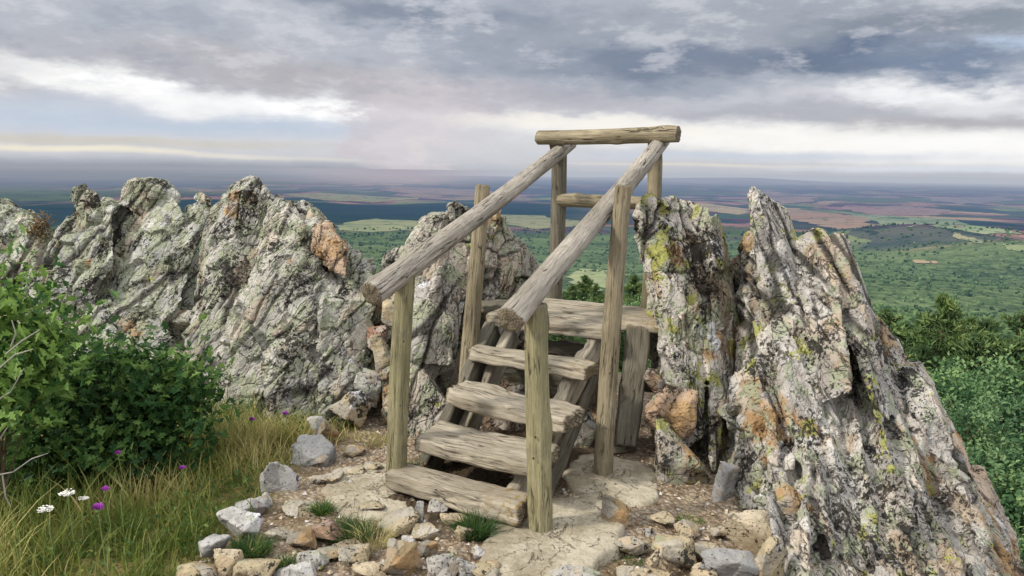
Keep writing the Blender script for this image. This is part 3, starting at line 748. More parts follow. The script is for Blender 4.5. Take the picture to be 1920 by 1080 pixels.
outcrop('rock_outcrop', [
    dict(ribs=[(430, 440, 6.2, 330, 820, 5.5), (460, 370, 6.1, 330, 820, 5.1), (525, 410, 5.95, 430, 820, 4.95), (612, 440, 5.8, 560, 820, 4.95), (690, 540, 5.6, 660, 800, 5.05)], n=12, w=.38, d=.7, segs=3, jit=.08, tj=60, taper=.5, chis=.2, dY=.04),
], M_LEFT, 'large peaked grey-green rock outcrop left of the wooden steps', 106, voxel=0.0145, cell=(.15, .3, .45), lean=32, amp=1.3, relief=.10, faces=[
    (.6, [(428, 352, 6.0), (442, 332, 5.96), (470, 324, 5.95), (492, 336, 5.92), (512, 366, 5.86), (520, 440, 5.7), (470, 580, 5.45), (400, 640, 5.45), (370, 560, 5.7), (400, 430, 5.9)]),
    (.5, [(505, 362, 5.86), (560, 384, 5.8), (575, 430, 5.66), (540, 470, 5.55), (500, 470, 5.6)]),
    (.5, [(556, 386, 5.8), (598, 394, 5.7), (625, 424, 5.65), (640, 470, 5.5), (590, 480, 5.45), (555, 450, 5.55)]),
    (.4, [(625, 440, 5.66), (660, 462, 5.6), (692, 490, 5.5), (706, 540, 5.4), (700, 600, 5.25), (650, 560, 5.35), (628, 500, 5.48)]),
    (.5, [(468, 490, 5.5), (486, 455, 5.48), (515, 442, 5.45), (560, 452, 5.42), (620, 515, 5.3), (670, 570, 5.18), (640, 640, 5.05), (540, 660, 5.02), (470, 620, 5.15)]),
    (.5, [(600, 560, 5.2), (680, 560, 5.18), (708, 620, 5.1), (700, 680, 5.0), (640, 700, 4.95), (590, 660, 5.02)]),
    (.5, [(345, 620, 5.6), (400, 560, 5.5), (470, 600, 5.2), (520, 700, 4.95), (500, 800, 4.78), (400, 820, 4.9), (350, 760, 5.2)]),
    (.4, [(400, 560, 5.52), (480, 530, 5.5), (620, 540, 5.32), (680, 640, 5.15), (660, 780, 4.92), (440, 800, 5.0), (380, 680, 5.35)]),
    (.45, [(500, 660, 5.02), (560, 640, 5.0), (610, 700, 4.9), (600, 800, 4.72), (520, 825, 4.7), (490, 780, 4.8)]),
    (.45, [(590, 690, 4.95), (650, 650, 5.0), (706, 680, 4.98), (708, 760, 4.85), (670, 800, 4.75), (600, 815, 4.7)]),
    (.4, [(392, 400, 6.3), (425, 360, 6.25), (405, 460, 6.1), (372, 560, 6.0), (375, 470, 6.2)]),
])
outcrop('rock', [], M_RUST, 'rusty tan block lodged near the top of the peaked left outcrop', 107, voxel=0.012, cat='rock', lean=10, faces=[
    (.2, [(578, 428, 5.45), (596, 414, 5.48), (622, 420, 5.45), (648, 470, 5.36), (650, 520, 5.2), (612, 500, 5.22), (585, 470, 5.32)])])
outcrop('rock_outcrop', [
    dict(ribs=[(60, 560, 7.0, -60, 760, 6.2), (135, 440, 7.1, 40, 760, 6.1), (240, 420, 7.1, 140, 760, 6.0), (320, 430, 7.0, 220, 780, 6.0), (365, 460, 6.95, 270, 790, 6.1)], n=8, w=.55, d=.7, segs=2, jit=.12, tj=30, taper=.5, chis=.25, dY=.1),
], M_LEFTFAR, 'broad grey rock outcrop with boulders on top behind the green shrub', 108, voxel=0.018, cell=(.2, .35, .55), lean=30, amp=1.35, relief=.12, faces=[
    (.7, [(38, 530, 6.9), (92, 455, 7.0), (130, 405, 7.0), (170, 392, 7.0), (215, 388, 6.95), (215, 480, 6.7), (150, 640, 6.3), (40, 660, 6.3)]),
    (.7, [(212, 388, 6.92), (240, 376, 6.9), (330, 368, 6.85), (350, 400, 6.8), (330, 520, 6.5), (280, 640, 6.2), (190, 690, 6.0), (170, 600, 6.3)]),
    (.5, [(352, 384, 6.95), (372, 374, 6.9), (396, 388, 6.85), (385, 430, 6.75), (330, 600, 6.4), (290, 660, 6.3), (325, 520, 6.6)]),
    (.5, [(100, 620, 6.3), (200, 560, 6.3), (300, 600, 6.1), (350, 680, 5.8), (320, 780, 5.6), (100, 760, 5.9)]),
    (.35, [(133, 372, 6.9), (140, 354, 6.9), (165, 350, 6.9), (190, 362, 6.9), (196, 392, 6.85), (160, 408, 6.82), (136, 402, 6.85)]),
    (.25, [(192, 376, 6.9), (212, 370, 6.9), (222, 382, 6.88), (215, 405, 6.85), (192, 402, 6.85)]),
    (.5, [(217, 384, 6.85), (226, 350, 6.86), (250, 334, 6.86), (285, 332, 6.86), (315, 342, 6.84), (345, 368, 6.8), (335, 392, 6.75), (250, 400, 6.75)]),
    (.15, [(362, 372, 6.7), (368, 360, 6.7), (385, 360, 6.7), (394, 378, 6.68), (372, 386, 6.66)])])
outcrop('rock_outcrop', [
    dict(ribs=[(-120, 380, 9.3, -160, 700, 8.5), (-20, 390, 9.3, -60, 700, 8.5), (70, 440, 9.1, 50, 700, 8.3)], n=5, w=.7, d=.9, segs=2, jit=.1, tj=8, taper=.7),
], M_LEFTFAR, 'farthest grey rock outcrop at the left edge of the ridge', 109, voxel=0.026, cell=(.3, .4, .5), lean=25, amp=1.4, faces=[
    (.8, [(-60, 380, 9.2), (-10, 370, 9.2), (28, 380, 9.2), (60, 405, 9.1), (60, 480, 8.8), (0, 560, 8.6), (-80, 560, 8.6)]),
    (.7, [(50, 404, 9.1), (80, 416, 9.05), (92, 445, 9.0), (88, 520, 8.7), (40, 580, 8.5), (40, 470, 8.9)])])

# ------------------------------------------------------------------ loose stones
def stone(px, pyb, wp, hp, m, label, seed, name='stone', Y=None, dep=0.8, z=None, group=None, sink=0.12, tilt=.25, cat='stone', cellk=1.0):
    P = at(px, pyb, Y) if Y else onz(px, pyb, 0.0 if z is None else z)
    s = math.hypot(P.y, CAMZ - P.z) / FPX
    w, h = wp * s, hp * s * 0.98
    rng = random.Random(seed)
    bm = bmesh.new()
    block_hull(bm, Vector((0, w * dep / 2 * .6, h * (0.5 - sink * .5))), w, w * dep, h * (1 + sink), rng, tilt=tilt, n=12, sq=5)
    me = remesh(bm, max(0.0035, (w + h) / 56), 0)
    V = co(me); Nn = nrm(me)
    sc_ = max(w, .05) * cellk
    F1, F2, hh, D = worley(V / (sc_ * .45) + seed, seed)
    d = sc_ * 0.02 * (hh[0] - .5) + (D[:, 0] * (hh[1] - .5) + D[:, 2] * (hh[2] - .5)) * sc_ * .12 + sc_ * .012 * fbm(V / sc_ * 9 + seed, 4, seed)
    set_co(me, V + Nn * d[:, None])
    add_attr(me, 'crack', (1 - smooth(0, .03, F2 - F1)) * .12)
    add_attr(me, 'strat', V * np.array([1, .6, 1.5]) + seed); add_attr(me, 'tone', .5 + .5 * (hh[1] - .5)); add_attr(me, 'tint', hh[2] * .8)
    me.polygons.foreach_set('use_smooth', np.ones(len(me.polygons), bool))
    o = link(name, me, m); o.location = P
    return tag(o, label, cat, group)

ST = [
 (583, 868, 84, 44, S_GREY, 'flat blue-grey stone topping the stone edging beside the grass', .9),
 (520, 925, 70, 56, S_WHITE, 'white faceted stone next below the blue-grey edging stone', .8),
 (497, 950, 26, 24, S_WHITE, 'tiny white stone wedged under the white faceted stone', .8),
 (462, 970, 66, 26, S_GREY, 'low grey stone half buried in the edging beside the grass', .8),
 (436, 1012, 92, 48, S_WHITE, 'slanting whitish edging stone touching the green tuft', .9),
 (398, 1048, 60, 34, S_GREY, 'thin pale edging stone below the slanting one', .9),
 (422, 1078, 64, 46, S_CREAM, 'cream cube-like stone at the bottom edge beside the grass', .9),
 (360, 1098, 90, 36, S_TAN, 'pale flat stone in the bottom left of the edging', .9),
 (475, 1092, 90, 34, S_TAN, 'tan flat stone at the bottom edge of the path', .8),
 (555, 1088, 100, 26, S_WHITE, 'long thin white slab lying at the bottom of the path', .5),
 (786, 978, 30, 40, S_WHITE, 'small white upright stone in front of the lowest tread', .8),
 (820, 962, 40, 24, S_LICHEN, 'grey pebble beside the small white upright stone', .8),
 (738, 1078, 92, 50, S_BROWN, 'rounded brown stone near the bottom centre of the path', .8),
 (608, 1012, 80, 26, S_RED, 'flat reddish stone left of the grass tuft', .9),
 (560, 1030, 56, 34, S_BROWN, 'brown wedge stone beside the flat reddish stone', .9),
 (742, 1000, 90, 36, S_TAN, 'flat tan stone between tuft and lowest tread', .9),
 (766, 1032, 24, 30, S_WHITE, 'little pale stone above the rounded brown stone', .8),
 (802, 1044, 40, 26, S_BROWN, 'small brown stone right of the rounded brown one', .8),
 (830, 1086, 60, 40, S_LICHEN, 'slanted lichened stone at the bottom edge left of the concrete', .8),
 (872, 1080, 46, 34, S_LICHEN, 'lichened stone touching the big concrete footing', .8),
 (870, 1012, 36, 24, S_TAN, 'small tan stone under the lowest tread tuft', .8),
 (900, 1045, 30, 20, S_WHITE, 'pale pebble at the left rim of the big concrete footing', .8),
 (1152, 985, 60, 50, S_BROWN, 'brown squarish stone between the two concrete footings', .8),
 (1412, 1042, 118, 66, S_CREAM, 'large cream flat-topped stone at the foot of the rock fan', .8),
 (1452, 1085, 64, 74, S_TAN, 'tan block leaning under the large cream stone', .8),
 (1372, 1090, 110, 44, S_GREY, 'grey slab with orange edge at the bottom right of the path', .8),
 (1268, 1052, 84, 42, S_TAN, 'tan angular stone on the gravel left of the grey slab', .8),
 (1232, 1070, 40, 44, S_CREAM, 'cream splinter stone beside the tan angular stone', .6),
 (1190, 1092, 60, 26, S_TAN, 'low tan stone at the bottom edge right of the concrete', .8),
 (1100, 1100, 60, 24, S_LICHEN, 'half buried stone at the bottom edge below the concrete', .8),
 (660, 1050, 60, 20, S_TAN, 'flat tan flake on the path above the bottom edge', .9),
 (700, 960, 50, 16, S_TAN, 'thin tan flake beside the left concrete footing', .9),
]
for i, (px, pyb, wp, hp, m, lb, dp) in enumerate(ST):
    stone(px, pyb, wp, hp, m, lb, 300 + i, dep=dp, group='loose stones on the path', sink=.5)
# blocks at the foot of the outcrops (with explicit depth)
SB = [
 (1262, 818, 4.12, 112, 92, M_RUST, 'rusty orange and white block leaning on the support board'),
 (1275, 945, 3.95, 140, 150, M_RIGHT2, 'big lichened block below the rusty orange block'),
 (1352, 985, 3.72, 50, 125, S_GREY, 'narrow blue-grey upright block at the gravel edge'),
 (1420, 975, 3.70, 120, 150, M_RIGHT2, 'grey flat-faced block with yellow lichen left of the rock fan'),
 (1420, 850, 4.0, 130, 110, M_RIGHT, 'lichened block stacked above the grey flat-faced block'),
 (1480, 1010, 3.25, 110, 110, M_RIGHT, 'grooved lichened block behind the large cream stone'),
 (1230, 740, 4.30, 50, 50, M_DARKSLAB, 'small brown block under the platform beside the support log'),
 (1430, 740, 4.35, 100, 90, M_RIGHT, 'broken pale block in the cleft above the stacked blocks'),
 (655, 800, 4.68, 80, 62, S_TAN, 'tan-orange block in the gully left of the front post'),
 (612, 832, 4.45, 42, 44, S_BROWN, 'brown upright stone at the foot of the left outcrop'),
 (590, 830, 4.55, 50, 46, S_GREY, 'pale stone behind the blue-grey edging stone'),
 (722, 700, 4.95, 64, 80, S_TAN, 'tan stone jammed in the gully beside the left handrail'),
 (700, 655, 5.1, 50, 60, S_RED, 'dark reddish stone jammed above the tan gully stone'),
 (690, 760, 4.9, 60, 70, S_LICHEN, 'lichened stone low in the gully'),
 (735, 610, 5.15, 40, 60, S_TAN, 'orange-tan stone under the lower end of the left handrail'),
 (1090, 870, 4.45, 60, 120, M_MID, 'grey rock showing behind the right side of the steps'),
 (1160, 880, 4.35, 70, 110, M_MID, 'pale rock standing behind the rear right post'),
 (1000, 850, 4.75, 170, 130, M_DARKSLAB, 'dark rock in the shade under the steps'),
]
for i, (px, pyb, Y, wp, hp, m, lb) in enumerate(SB):
    stone(px, pyb, wp, hp, m, lb, 400 + i, Y=Y, dep=.8, sink=.1, name='rock', cat='rock', cellk=.7)

# ------------------------------------------------------------------ near ground
def gheight(x, y):
    p = np.stack([x, y, np.zeros_like(x)], 1)
    z = 0.035 * fbm(p * 1.3, 3, 61) + 0.012 * fbm(p * 9, 4, 62)
    z = z - 0.02
    F1, F2, h, D = worley(p * 11, 63, True)
    z += 0.012 * (h[0] - .5) * smooth(0, .2, F2 - F1)
    z = z - 0.05 * smooth(-0.9, -3, x)
    z -= 0.9 * np.clip(x - 1.9, 0, 9) ** 1.2
    z -= 0.5 * np.clip(y - 6.3, 0, 9) + 0.5 * np.clip(-4.8 - x, 0, 9)
    z -= 1.1 * np.clip(x - 1.12 - .25 * np.clip(y - 3.2, 0, 3), 0, 3)
    return z
xs = np.unique(np.round(np.concatenate([np.linspace(-9, -3.6, 60), np.linspace(-3.6, 1.9, 360), np.linspace(1.9, 5, 60)]), 4))
ys = np.unique(np.round(np.concatenate([np.linspace(-4, 2.4, 90), np.linspace(2.4, 5.4, 230), np.linspace(5.4, 10, 60)]), 4))
X, Y_ = np.meshgrid(xs, ys, indexing='ij')
Zg = gheight(X.ravel(), Y_.ravel())
# stone edging line separates turf and path
def border_x(y):   # x of the edging at depth y
    return np.interp(y, [2.5, 2.95, 3.3, 3.6, 3.9, 4.3, 4.7], [-1.4, -1.22, -1.22, -1.2, -1.22, -1.12, -1.0])
turf = smooth(0.10, -0.10, X.ravel() - border_x(Y_.ravel()) + 0.08 * fbm(np.stack([X.ravel(), Y_.ravel(), 0 * Zg], 1) * 5, 3, 70))
idx = np.arange(len(xs) * len(ys)).reshape(len(xs), len(ys))
F = np.stack([idx[:-1, :-1], idx[1:, :-1], idx[1:, 1:], idx[:-1, 1:]], -1).reshape(-1, 4)
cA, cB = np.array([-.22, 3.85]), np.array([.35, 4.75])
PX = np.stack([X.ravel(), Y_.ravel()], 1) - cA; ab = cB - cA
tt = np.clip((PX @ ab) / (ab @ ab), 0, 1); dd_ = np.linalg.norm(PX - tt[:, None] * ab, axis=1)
shade_mask = smooth(.52, .36, dd_ + .08 * fbm(np.stack([X.ravel(), Y_.ravel(), 0 * Zg], 1) * 6, 3, 75))  # mask along the steps for shade painted into the ground colour
me = np_mesh('ground', np.stack([X.ravel(), Y_.ravel(), Zg], 1), F, {'turf': turf, 'soil_shade': shade_mask}, True)
m, n, b = mat('stony_soil', 0.97, 0.1)
p = n.new('ShaderNodeTexCoord').outputs['Object']
c = n.mix(n.ss(n.noise(p, 3.5, 5, .6), .35, .65), lin('#8f7d68'), lin('#b8a88e'))
vd = n.new('ShaderNodeTexVoronoi', feature='F1'); n.put(vd.inputs['Vector'], p); vd.inputs['Scale'].default_value = 42
sepc = n.new('ShaderNodeSeparateColor'); n.put(sepc.inputs[0], vd.outputs['Color'])
peb = n.ramp(sepc.outputs[0], [(0, lin('#5d4a3a')), (.3, lin('#8d7760')), (.55, lin('#b39d82')), (.8, lin('#9b8e80')), (1, lin('#d2c6b4'))])
c = n.mix(n.ss(n.noise(p, 6, 4), .35, .6, .1, .7), c, peb)
c = n.mix(n.ss(n.noise(p, 85, 5, .7), .45, .65, 0, .6), c, lin('#5c4c3c'))
c = n.mix(n.ss(n.noise(n.vm('ADD', p, (8, 3, 3)), 60, 5, .7), .55, .7, 0, .7), c, lin('#cdbfa8'))
c = n.mix(n.ss(vd.outputs['Distance'], .45, .8, 0, .6), c, lin('#4a3a2c'))
c = n.mix(n.ss(n.noise(n.vm('ADD', p, (3, 3, 3)), 2.4, 6, .65), .52, .62, 0, .6), c, lin('#6b5b40'))
c = n.mix(n.m('MULTIPLY', n.attr('soil_shade'), .85), c, n.mix(n.noise(p, 40, 5, .7), lin('#2a221a'), lin('#574838')))  # shade beneath the treads painted as darker soil
tf = n.attr('turf')
c = n.mix(tf, c, n.mix(n.ss(n.noise(p, 9, 5), .4, .6), lin('#4f5228'), lin('#7b6f45')))
n.put(b.inputs['Base Color'], c)
hh = n.m('ADD', n.m('MULTIPLY', n.ss(vd.outputs['Distance'], 0.1, .7, 1, 0), .6), n.noise(p, 30, 8, .7))
n.put(b.inputs['Normal'], n.bump(hh, 1.0, 0.02))
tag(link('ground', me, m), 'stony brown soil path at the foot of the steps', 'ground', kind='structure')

# gravel chips scattered on the soil (stuff)
def gravel():
    rng = np.random.default_rng(5)
    n_ = 5200
    y = rng.uniform(2.7, 5.0, n_); x = rng.uniform(-1.4, 1.9, n_)
    keep = x > border_x(y) - .05
    q_ = np.stack([x, y], 1) - cA; t_ = np.clip((q_ @ ab) / (ab @ ab), 0, 1)
    keep &= np.linalg.norm(q_ - t_[:, None] * ab, axis=1) > .42
    x, y = x[keep], y[keep]; n_ = len(x)
    s = 0.004 + 0.011 * rng.random(n_) ** 3.5 
    base = np.array([(1, 0, 0), (0, 1, 0), (-1, 0, 0), (0, -1, 0), (0, 0, .8), (0, 0, -.8)], float)
    fc = np.array([(0, 1, 4), (1, 2, 4), (2, 3, 4), (3, 0, 4), (1, 0, 5), (2, 1, 5), (3, 2, 5), (0, 3, 5)])
    V = base[None] * rng.uniform(.5, 1.4, (n_, 6, 3)) * s[:, None, None]
    a = rng.uniform(0, 6.28, n_); ca, sa = np.cos(a), np.sin(a)
    VX = V[..., 0] * ca[:, None] - V[..., 1] * sa[:, None]; VY = V[..., 0] * sa[:, None] + V[..., 1] * ca[:, None]
    z = gheight(x, y)
    P = np.stack([VX + x[:, None], VY + y[:, None], V[..., 2] + (z + s * .3)[:, None]], -1).reshape(-1, 3)
    Fc = (fc[None] + (np.arange(n_) * 6)[:, None, None]).reshape(-1, 3)
    me = np_mesh('gravel', P, Fc, {'v': np.repeat(rng.random(n_), 6)})
    m, n, b = mat('gravel_chips', .9)
    n.put(b.inputs['Base Color'], n.ramp(n.attr('v'), [(0, lin('#6a5644')), (.35, lin('#9d876c')), (.6, lin('#bba98f')), (.8, lin('#8f8880')), (1, lin('#e0d8cc'))]))
    tag(link('gravel', me, m), 'loose gravel chips strewn over the soil path', 'gravel', kind='stuff')
gravel()

# small rubble individuals
rngr = random.Random(99)
def near_ground(x, y):
    return float(gheight(np.array([x]), np.array([y]))[0])
protos = []
for k, m_ in enumerate((S_TAN, S_LICHEN, S_BROWN, S_CREAM, S_TAN)):
    o = stone(960, 1000, 40, 24, m_, 'small angular rubble stone lying on the gravel', 600 + k, name='rubble_stone', group='small rubble stones on the gravel', sink=.3)
    o['category'] = 'stone'
    protos.append(o)
cnt = 0; used = set()
while cnt < 95:
    x, y = rngr.uniform(-1.15, 1.45), rngr.uniform(2.75, 4.7)
    if x < float(border_x(y)) + .03: continue
    if x > 1.0 + (4 - y) * .1: continue
    if -0.6 < x < .9 and y > 4.0 - .2 * x and rngr.random() < .7: continue
    k = rngr.randrange(5)
    if k in used: o = protos[k].copy(); COL.objects.link(o)
    else: o = protos[k]; used.add(k)
    o.location = (x, y, near_ground(x, y) - .012); o.rotation_euler = (rngr.uniform(-.3, .3), rngr.uniform(-.3, .3), rngr.uniform(0, 6))
    s = 0.25 + 0.7 * rngr.random() ** 2.2; o.scale = (s, s * rngr.uniform(.7, 1.1), s * rngr.uniform(.6, 1.1))
    cnt += 1

rs = random.Random(5)
for i, (px, pyb, wp, hp, m_) in enumerate([(640, 1045, 90, 14, S_TAN), (690, 1075, 70, 12, S_CREAM), (560, 965, 70, 10, S_TAN), (610, 905, 60, 12, S_CREAM), (525, 1010, 60, 12, S_TAN), (1190, 1030, 70, 14, S_CREAM), (1320, 1045, 70, 14, S_TAN), (1295, 1000, 60, 12, S_CREAM), (1240, 980, 50, 10, S_TAN), (1080, 1092, 90, 14, S_LICHEN), (650, 890, 60, 10, S_TAN), (580, 1060, 60, 14, S_LICHEN), (900, 1085, 70, 16, S_TAN), (850, 985, 60, 12, S_CREAM), (800, 1010, 60, 14, S_TAN), (1330, 1085, 60, 16, S_CREAM), (1225, 1100, 80, 18, S_TAN), (665, 850, 50, 12, S_BROWN), (700, 880, 40, 10, S_TAN), (1350, 1000, 40, 12, S_CREAM)]):
    stone(px, pyb, wp, hp, m_, 'flat pale stone embedded in the trodden soil', 700 + i, name='embedded_stone', group='flat stones embedded in the path', sink=.8, dep=.9, tilt=.08)

# concrete footings
def footing(poly, z0, h, seed, label):
    pts = [onz(px, py, z0) for px, py in poly]
    c = sum(pts, Vector()) / len(pts)
    bm = bmesh.new()
    nn = 90
    # polar disc with outline interpolated
    pa = sorted([(math.atan2(p.y - c.y, p.x - c.x), math.hypot(p.x - c.x, p.y - c.y)) for p in pts])
    A = np.array([a for a, r in pa]); Rr = np.array([r for a, r in pa])
    th = np.linspace(-math.pi, math.pi, nn, endpoint=False)
    rr = np.interp(th, np.concatenate([A - 2 * math.pi, A, A + 2 * math.pi]), np.tile(Rr, 3))
    rr = rr * (1 + .13 * fbm(np.stack([np.cos(th) * 3.5, np.sin(th) * 3.5, 0 * th], 1) + seed, 5, seed))
    rad = [0.01, .12, .24, .36, .48, .6, .7, .8, .88, .94, .98, 1.0, 1.02]
    zz = [1, 1, 1, 1, .98, .96, .94, .9, .82, .7, .45, .0, -1.2]
    V = []
    for q, z in zip(rad, zz):
        x = c.x + rr * q * np.cos(th); y = c.y + rr * q * np.sin(th)
        P = np.stack([x, y, 0 * x], 1)
        V.append(np.stack([x, y, z0 - .012 + h * .62 * z + .016 * fbm(P * 5, 4, seed) + .005 * fbm(P * 24, 3, seed + 1)], 1))
    V = np.concatenate(V)
    idx = np.arange(len(rad) * nn).reshape(len(rad), nn)
    F = np.stack([idx[:-1], np.roll(idx[:-1], -1, 1), np.roll(idx[1:], -1, 1), idx[1:]], -1).reshape(-1, 4)[:, ::-1]
    me = np_mesh('concrete_footing', V, F, None, True)
    tag(recenter(link('concrete_footing', me, M_CONC)), label, 'footing', 'concrete footings of the posts')
m, n, b = mat('rough_mortar', .95, .1); M_CONC = m
p = n.new('ShaderNodeTexCoord').outputs['Object']
c = n.mix(n.ss(n.noise(p, 5, 7, .7), .38, .62), lin('#aa9e86'), lin('#d0c5ad'))
c = n.mix(n.ss(n.noise(p, 16, 7, .75), .5, .64, 0, .4), c, lin('#86775f'))
c = n.mix(n.ss(n.noise(p, 60, 5, .7), .56, .66, 0, .6), c, lin('#6d5f4c'))
c = n.mix(n.ss(n.noise(n.vm('ADD', p, (5, 1, 0)), 11, 6, .7), .58, .66, 0, .5), c, lin('#d3c8b2'))
ck = n.ss(n.m('ABSOLUTE', n.m('SUBTRACT', n.noise(p, 3.5, 5, .6, .5), .5)), 0, .008, 1, 0)
c = n.mix(n.m('MULTIPLY', ck, .7), c, lin('#3b3026'))
n.put(b.inputs['Base Color'], c)
n.put(b.inputs['Normal'], n.bump(n.m('SUBTRACT', n.noise(p, 22, 9, .75), n.m('MULTIPLY', ck, .3)), 1.0, .035))
footing([(905, 1062), (910, 1010), (955, 965), (1050, 930), (1135, 940), (1160, 1000), (1130, 1052), (1040, 1082), (960, 1085)], 0.0, .05, 71, 'large cracked concrete footing around the front right post')
footing([(1065, 900), (1075, 865), (1130, 850), (1200, 870), (1228, 905), (1225, 940), (1170, 950), (1120, 940)], 0.0, .05, 72, 'concrete footing around the rear right post')
footing([(612, 935), (630, 890), (690, 862), (760, 875), (785, 930), (750, 965), (680, 975), (635, 965)], -0.01, .045, 73, 'concrete footing around the front left post')

# ------------------------------------------------------------------ vegetation
def leaf_mesh(name, P, Dr, Nr, size, v, kind='oak'):
    """P centres, Dr leaf direction, Nr approx normal"""
    if kind == 'oak':
        half = np.array([(0, 0), (.12, .10), (.26, .06), (.34, .27), (.52, .12), (.64, .30), (.78, .13), (1.0, 0)])
    elif kind == 'oval':
        half = np.array([(0, 0), (.2, .2), (.5, .28), (.8, .17), (1.0, 0)])
    half = half - np.array([.5, 0])
    k = len(half)
    n_ = len(P)
    Dr = Dr / np.linalg.norm(Dr, axis=1, keepdims=True)
    S = np.cross(Nr, Dr); S /= np.linalg.norm(S, axis=1, keepdims=True) + 1e-9
    Nn = np.cross(Dr, S)
    hx, hy = half[:, 0], half[:, 1]
    fold = 0.35; droop = 0.25
    A = P[:, None] + size[:, None, None] * (hx[None, :, None] * Dr[:, None] + hy[None, :, None] * S[:, None] + (hy * fold - droop * hx ** 2)[None, :, None] * Nn[:, None])
    B = P[:, None] + size[:, None, None] * (hx[None, :, None] * Dr[:, None] - hy[None, :, None] * S[:, None] + (hy * fold - droop * hx ** 2)[None, :, None] * Nn[:, None])
    V = np.concatenate([A, B[:, ::-1]], 1).reshape(-1, 3)
    base = (np.arange(n_) * 2 * k)[:, None]
    F1 = base + np.arange(k)[None]; F2 = base + k + np.arange(k)[None]
    F = np.concatenate([F1, F2])
    return np_mesh(name, V, F, {'v': np.repeat(v, 2 * k)})

def rnd_dirs(rng, n_): 
    d = rng.normal(size=(n_, 3)); return d / np.linalg.norm(d, axis=1, keepdims=True)

def tube(bm, pts, r0, r1, seg=6):
    rings = []
    for i, p in enumerate(pts):
        a = pts[min(i + 1, len(pts) - 1)] - pts[max(i - 1, 0)]
        a.normalize(); s = a.cross(Vector((.3, .9, .2))).normalized(); t = a.cross(s)
        r = r0 + (r1 - r0) * i / (len(pts) - 1)
        rings.append([bm.verts.new(p + s * r * math.cos(k * 2 * math.pi / seg) + t * r * math.sin(k * 2 * math.pi / seg)) for k in range(seg)])
    for a, b in zip(rings[:-1], rings[1:]):
        for k in range(seg):
            bm.faces.new([a[k], a[(k + 1) % seg], b[(k + 1) % seg], b[k]])

def bm_obj(name, bm, m, parent=None, sm=True):
    me = bpy.data.meshes.new(name); bm.to_mesh(me); bm.free()
    me.polygons.foreach_set('use_smooth', np.full(len(me.polygons), sm, bool))
    return link(name, me, m, parent)

def shrub(root, clumps, nleaf, leaf, m, seed, kind='oak', lightdir=(-.3, -.3, .9), shell=.55, vb=0.0, twigs=True, hue=.35):
    """clumps: list (centre Vector rel root, rx, ry, rz)"""
    rng = np.random.default_rng(seed)
    P, Nr, Vv = [], [], []
    vols = np.array([c[1] * c[2] + c[2] * c[3] + c[1] * c[3] for c in clumps]); vols /= vols.sum()
    bm = bmesh.new()
    for (c, rx, ry, rz), w in zip(clumps, vols):
        k = int(nleaf * w)
        # sub-sprays give clumpy outline
        ns = max(4, k // 38)
        sd = rnd_dirs(rng, ns); sr = shell + (1 - shell) * rng.random(ns) ** .6
        sp = sd * sr[:, None] * np.array([rx, ry, rz])
        pick = rng.integers(0, ns, k)
        off = rng.normal(size=(k, 3)) * leaf * 1.5
        p = sp[pick] + off
        P.append(p + np.array(c))
        nn = sd[pick] * .6 + rnd_dirs(rng, k) * .55 + np.array([0, 0, .55])
        Nr.append(nn)
        base = rng.random(ns)[pick]
        hgt = np.clip(p[:, 2] / rz * .5 + .5, 0, 1)  # crown shading put into leaf colour: paler towards the clump top
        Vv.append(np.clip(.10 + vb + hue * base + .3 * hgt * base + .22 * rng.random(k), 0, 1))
        if twigs:
            for j in range(0, ns, 2):
                a = Vector(c) * .25 + Vector((0, 0, -.05)); b = Vector(sp[j]) + Vector(c)
                mid = a.lerp(b, .55) + Vector((rng.normal() * .04, rng.normal() * .04, .05)) * (rx / .4)
                tube(bm, [a, mid, b], .012 * rx / .5, .003, 4)
    P = np.concatenate(P); Nr = np.concatenate(Nr); Vv = np.concatenate(Vv)
    Dr = rnd_dirs(rng, len(P)) + np.array([0, 0, -.15])
    me = leaf_mesh('foliage', P, Dr, Nr, leaf * rng.uniform(.6, 1.3, len(P)), Vv, kind)
    link('foliage', me, m, root)
    if twigs: bm_obj('branches', bm, M_BARK, root)
    else: bm.free()

# big oak shrub left
root = empty('oak_shrub', onz(200, 900, -.03), 'dense dark green oak shrub in front of the left outcrop', 'shrub')
def rel(root, px, py, Y): return at(px, py, Y) - root.location
g = Y0 = 4.0
cl = []
for px, py, Y, wp, hp in ((90, 690, 4.1, 150, 130), (210, 720, 4.0, 170, 150), (300, 740, 4.0, 150, 130), (230, 820, 3.9, 190, 110), (110, 800, 3.9, 200, 150), (340, 690, 4.1, 90, 70), (260, 665, 4.15, 90, 40), (350, 770, 4.0, 90, 90), (40, 840, 3.9, 160, 130), (190, 660, 4.2, 90, 40), (350, 720, 4.05, 90, 110), (300, 840, 3.9, 120, 70)):
    s = Y / FPX
    cl.append((rel(root, px, py, Y), wp * s * .5, wp * s * .4, hp * s * .5))
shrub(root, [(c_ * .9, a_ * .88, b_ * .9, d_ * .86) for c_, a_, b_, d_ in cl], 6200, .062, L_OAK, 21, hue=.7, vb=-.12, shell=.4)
root = empty('oak_sapling', onz(-20, 1000, -.03), 'lighter green oak sapling with yellowish leaves at the left edge', 'shrub')
cl = []
for px, py, Y, wp, hp in ((15, 545, 3.7, 60, 80), (20, 610, 3.6, 100, 100), (70, 625, 3.65, 80, 60), (5, 680, 3.5, 120, 110), (60, 690, 3.5, 110, 80), (0, 770, 3.4, 110, 120), (-50, 600, 3.6, 70, 130)):
    s = Y / FPX
    cl.append((rel(root, px, py, Y), wp * s * .5, wp * s * .4, hp * s * .5))
shrub(root, cl, 1700, .07, L_OAK, 22, vb=.2, hue=.55)

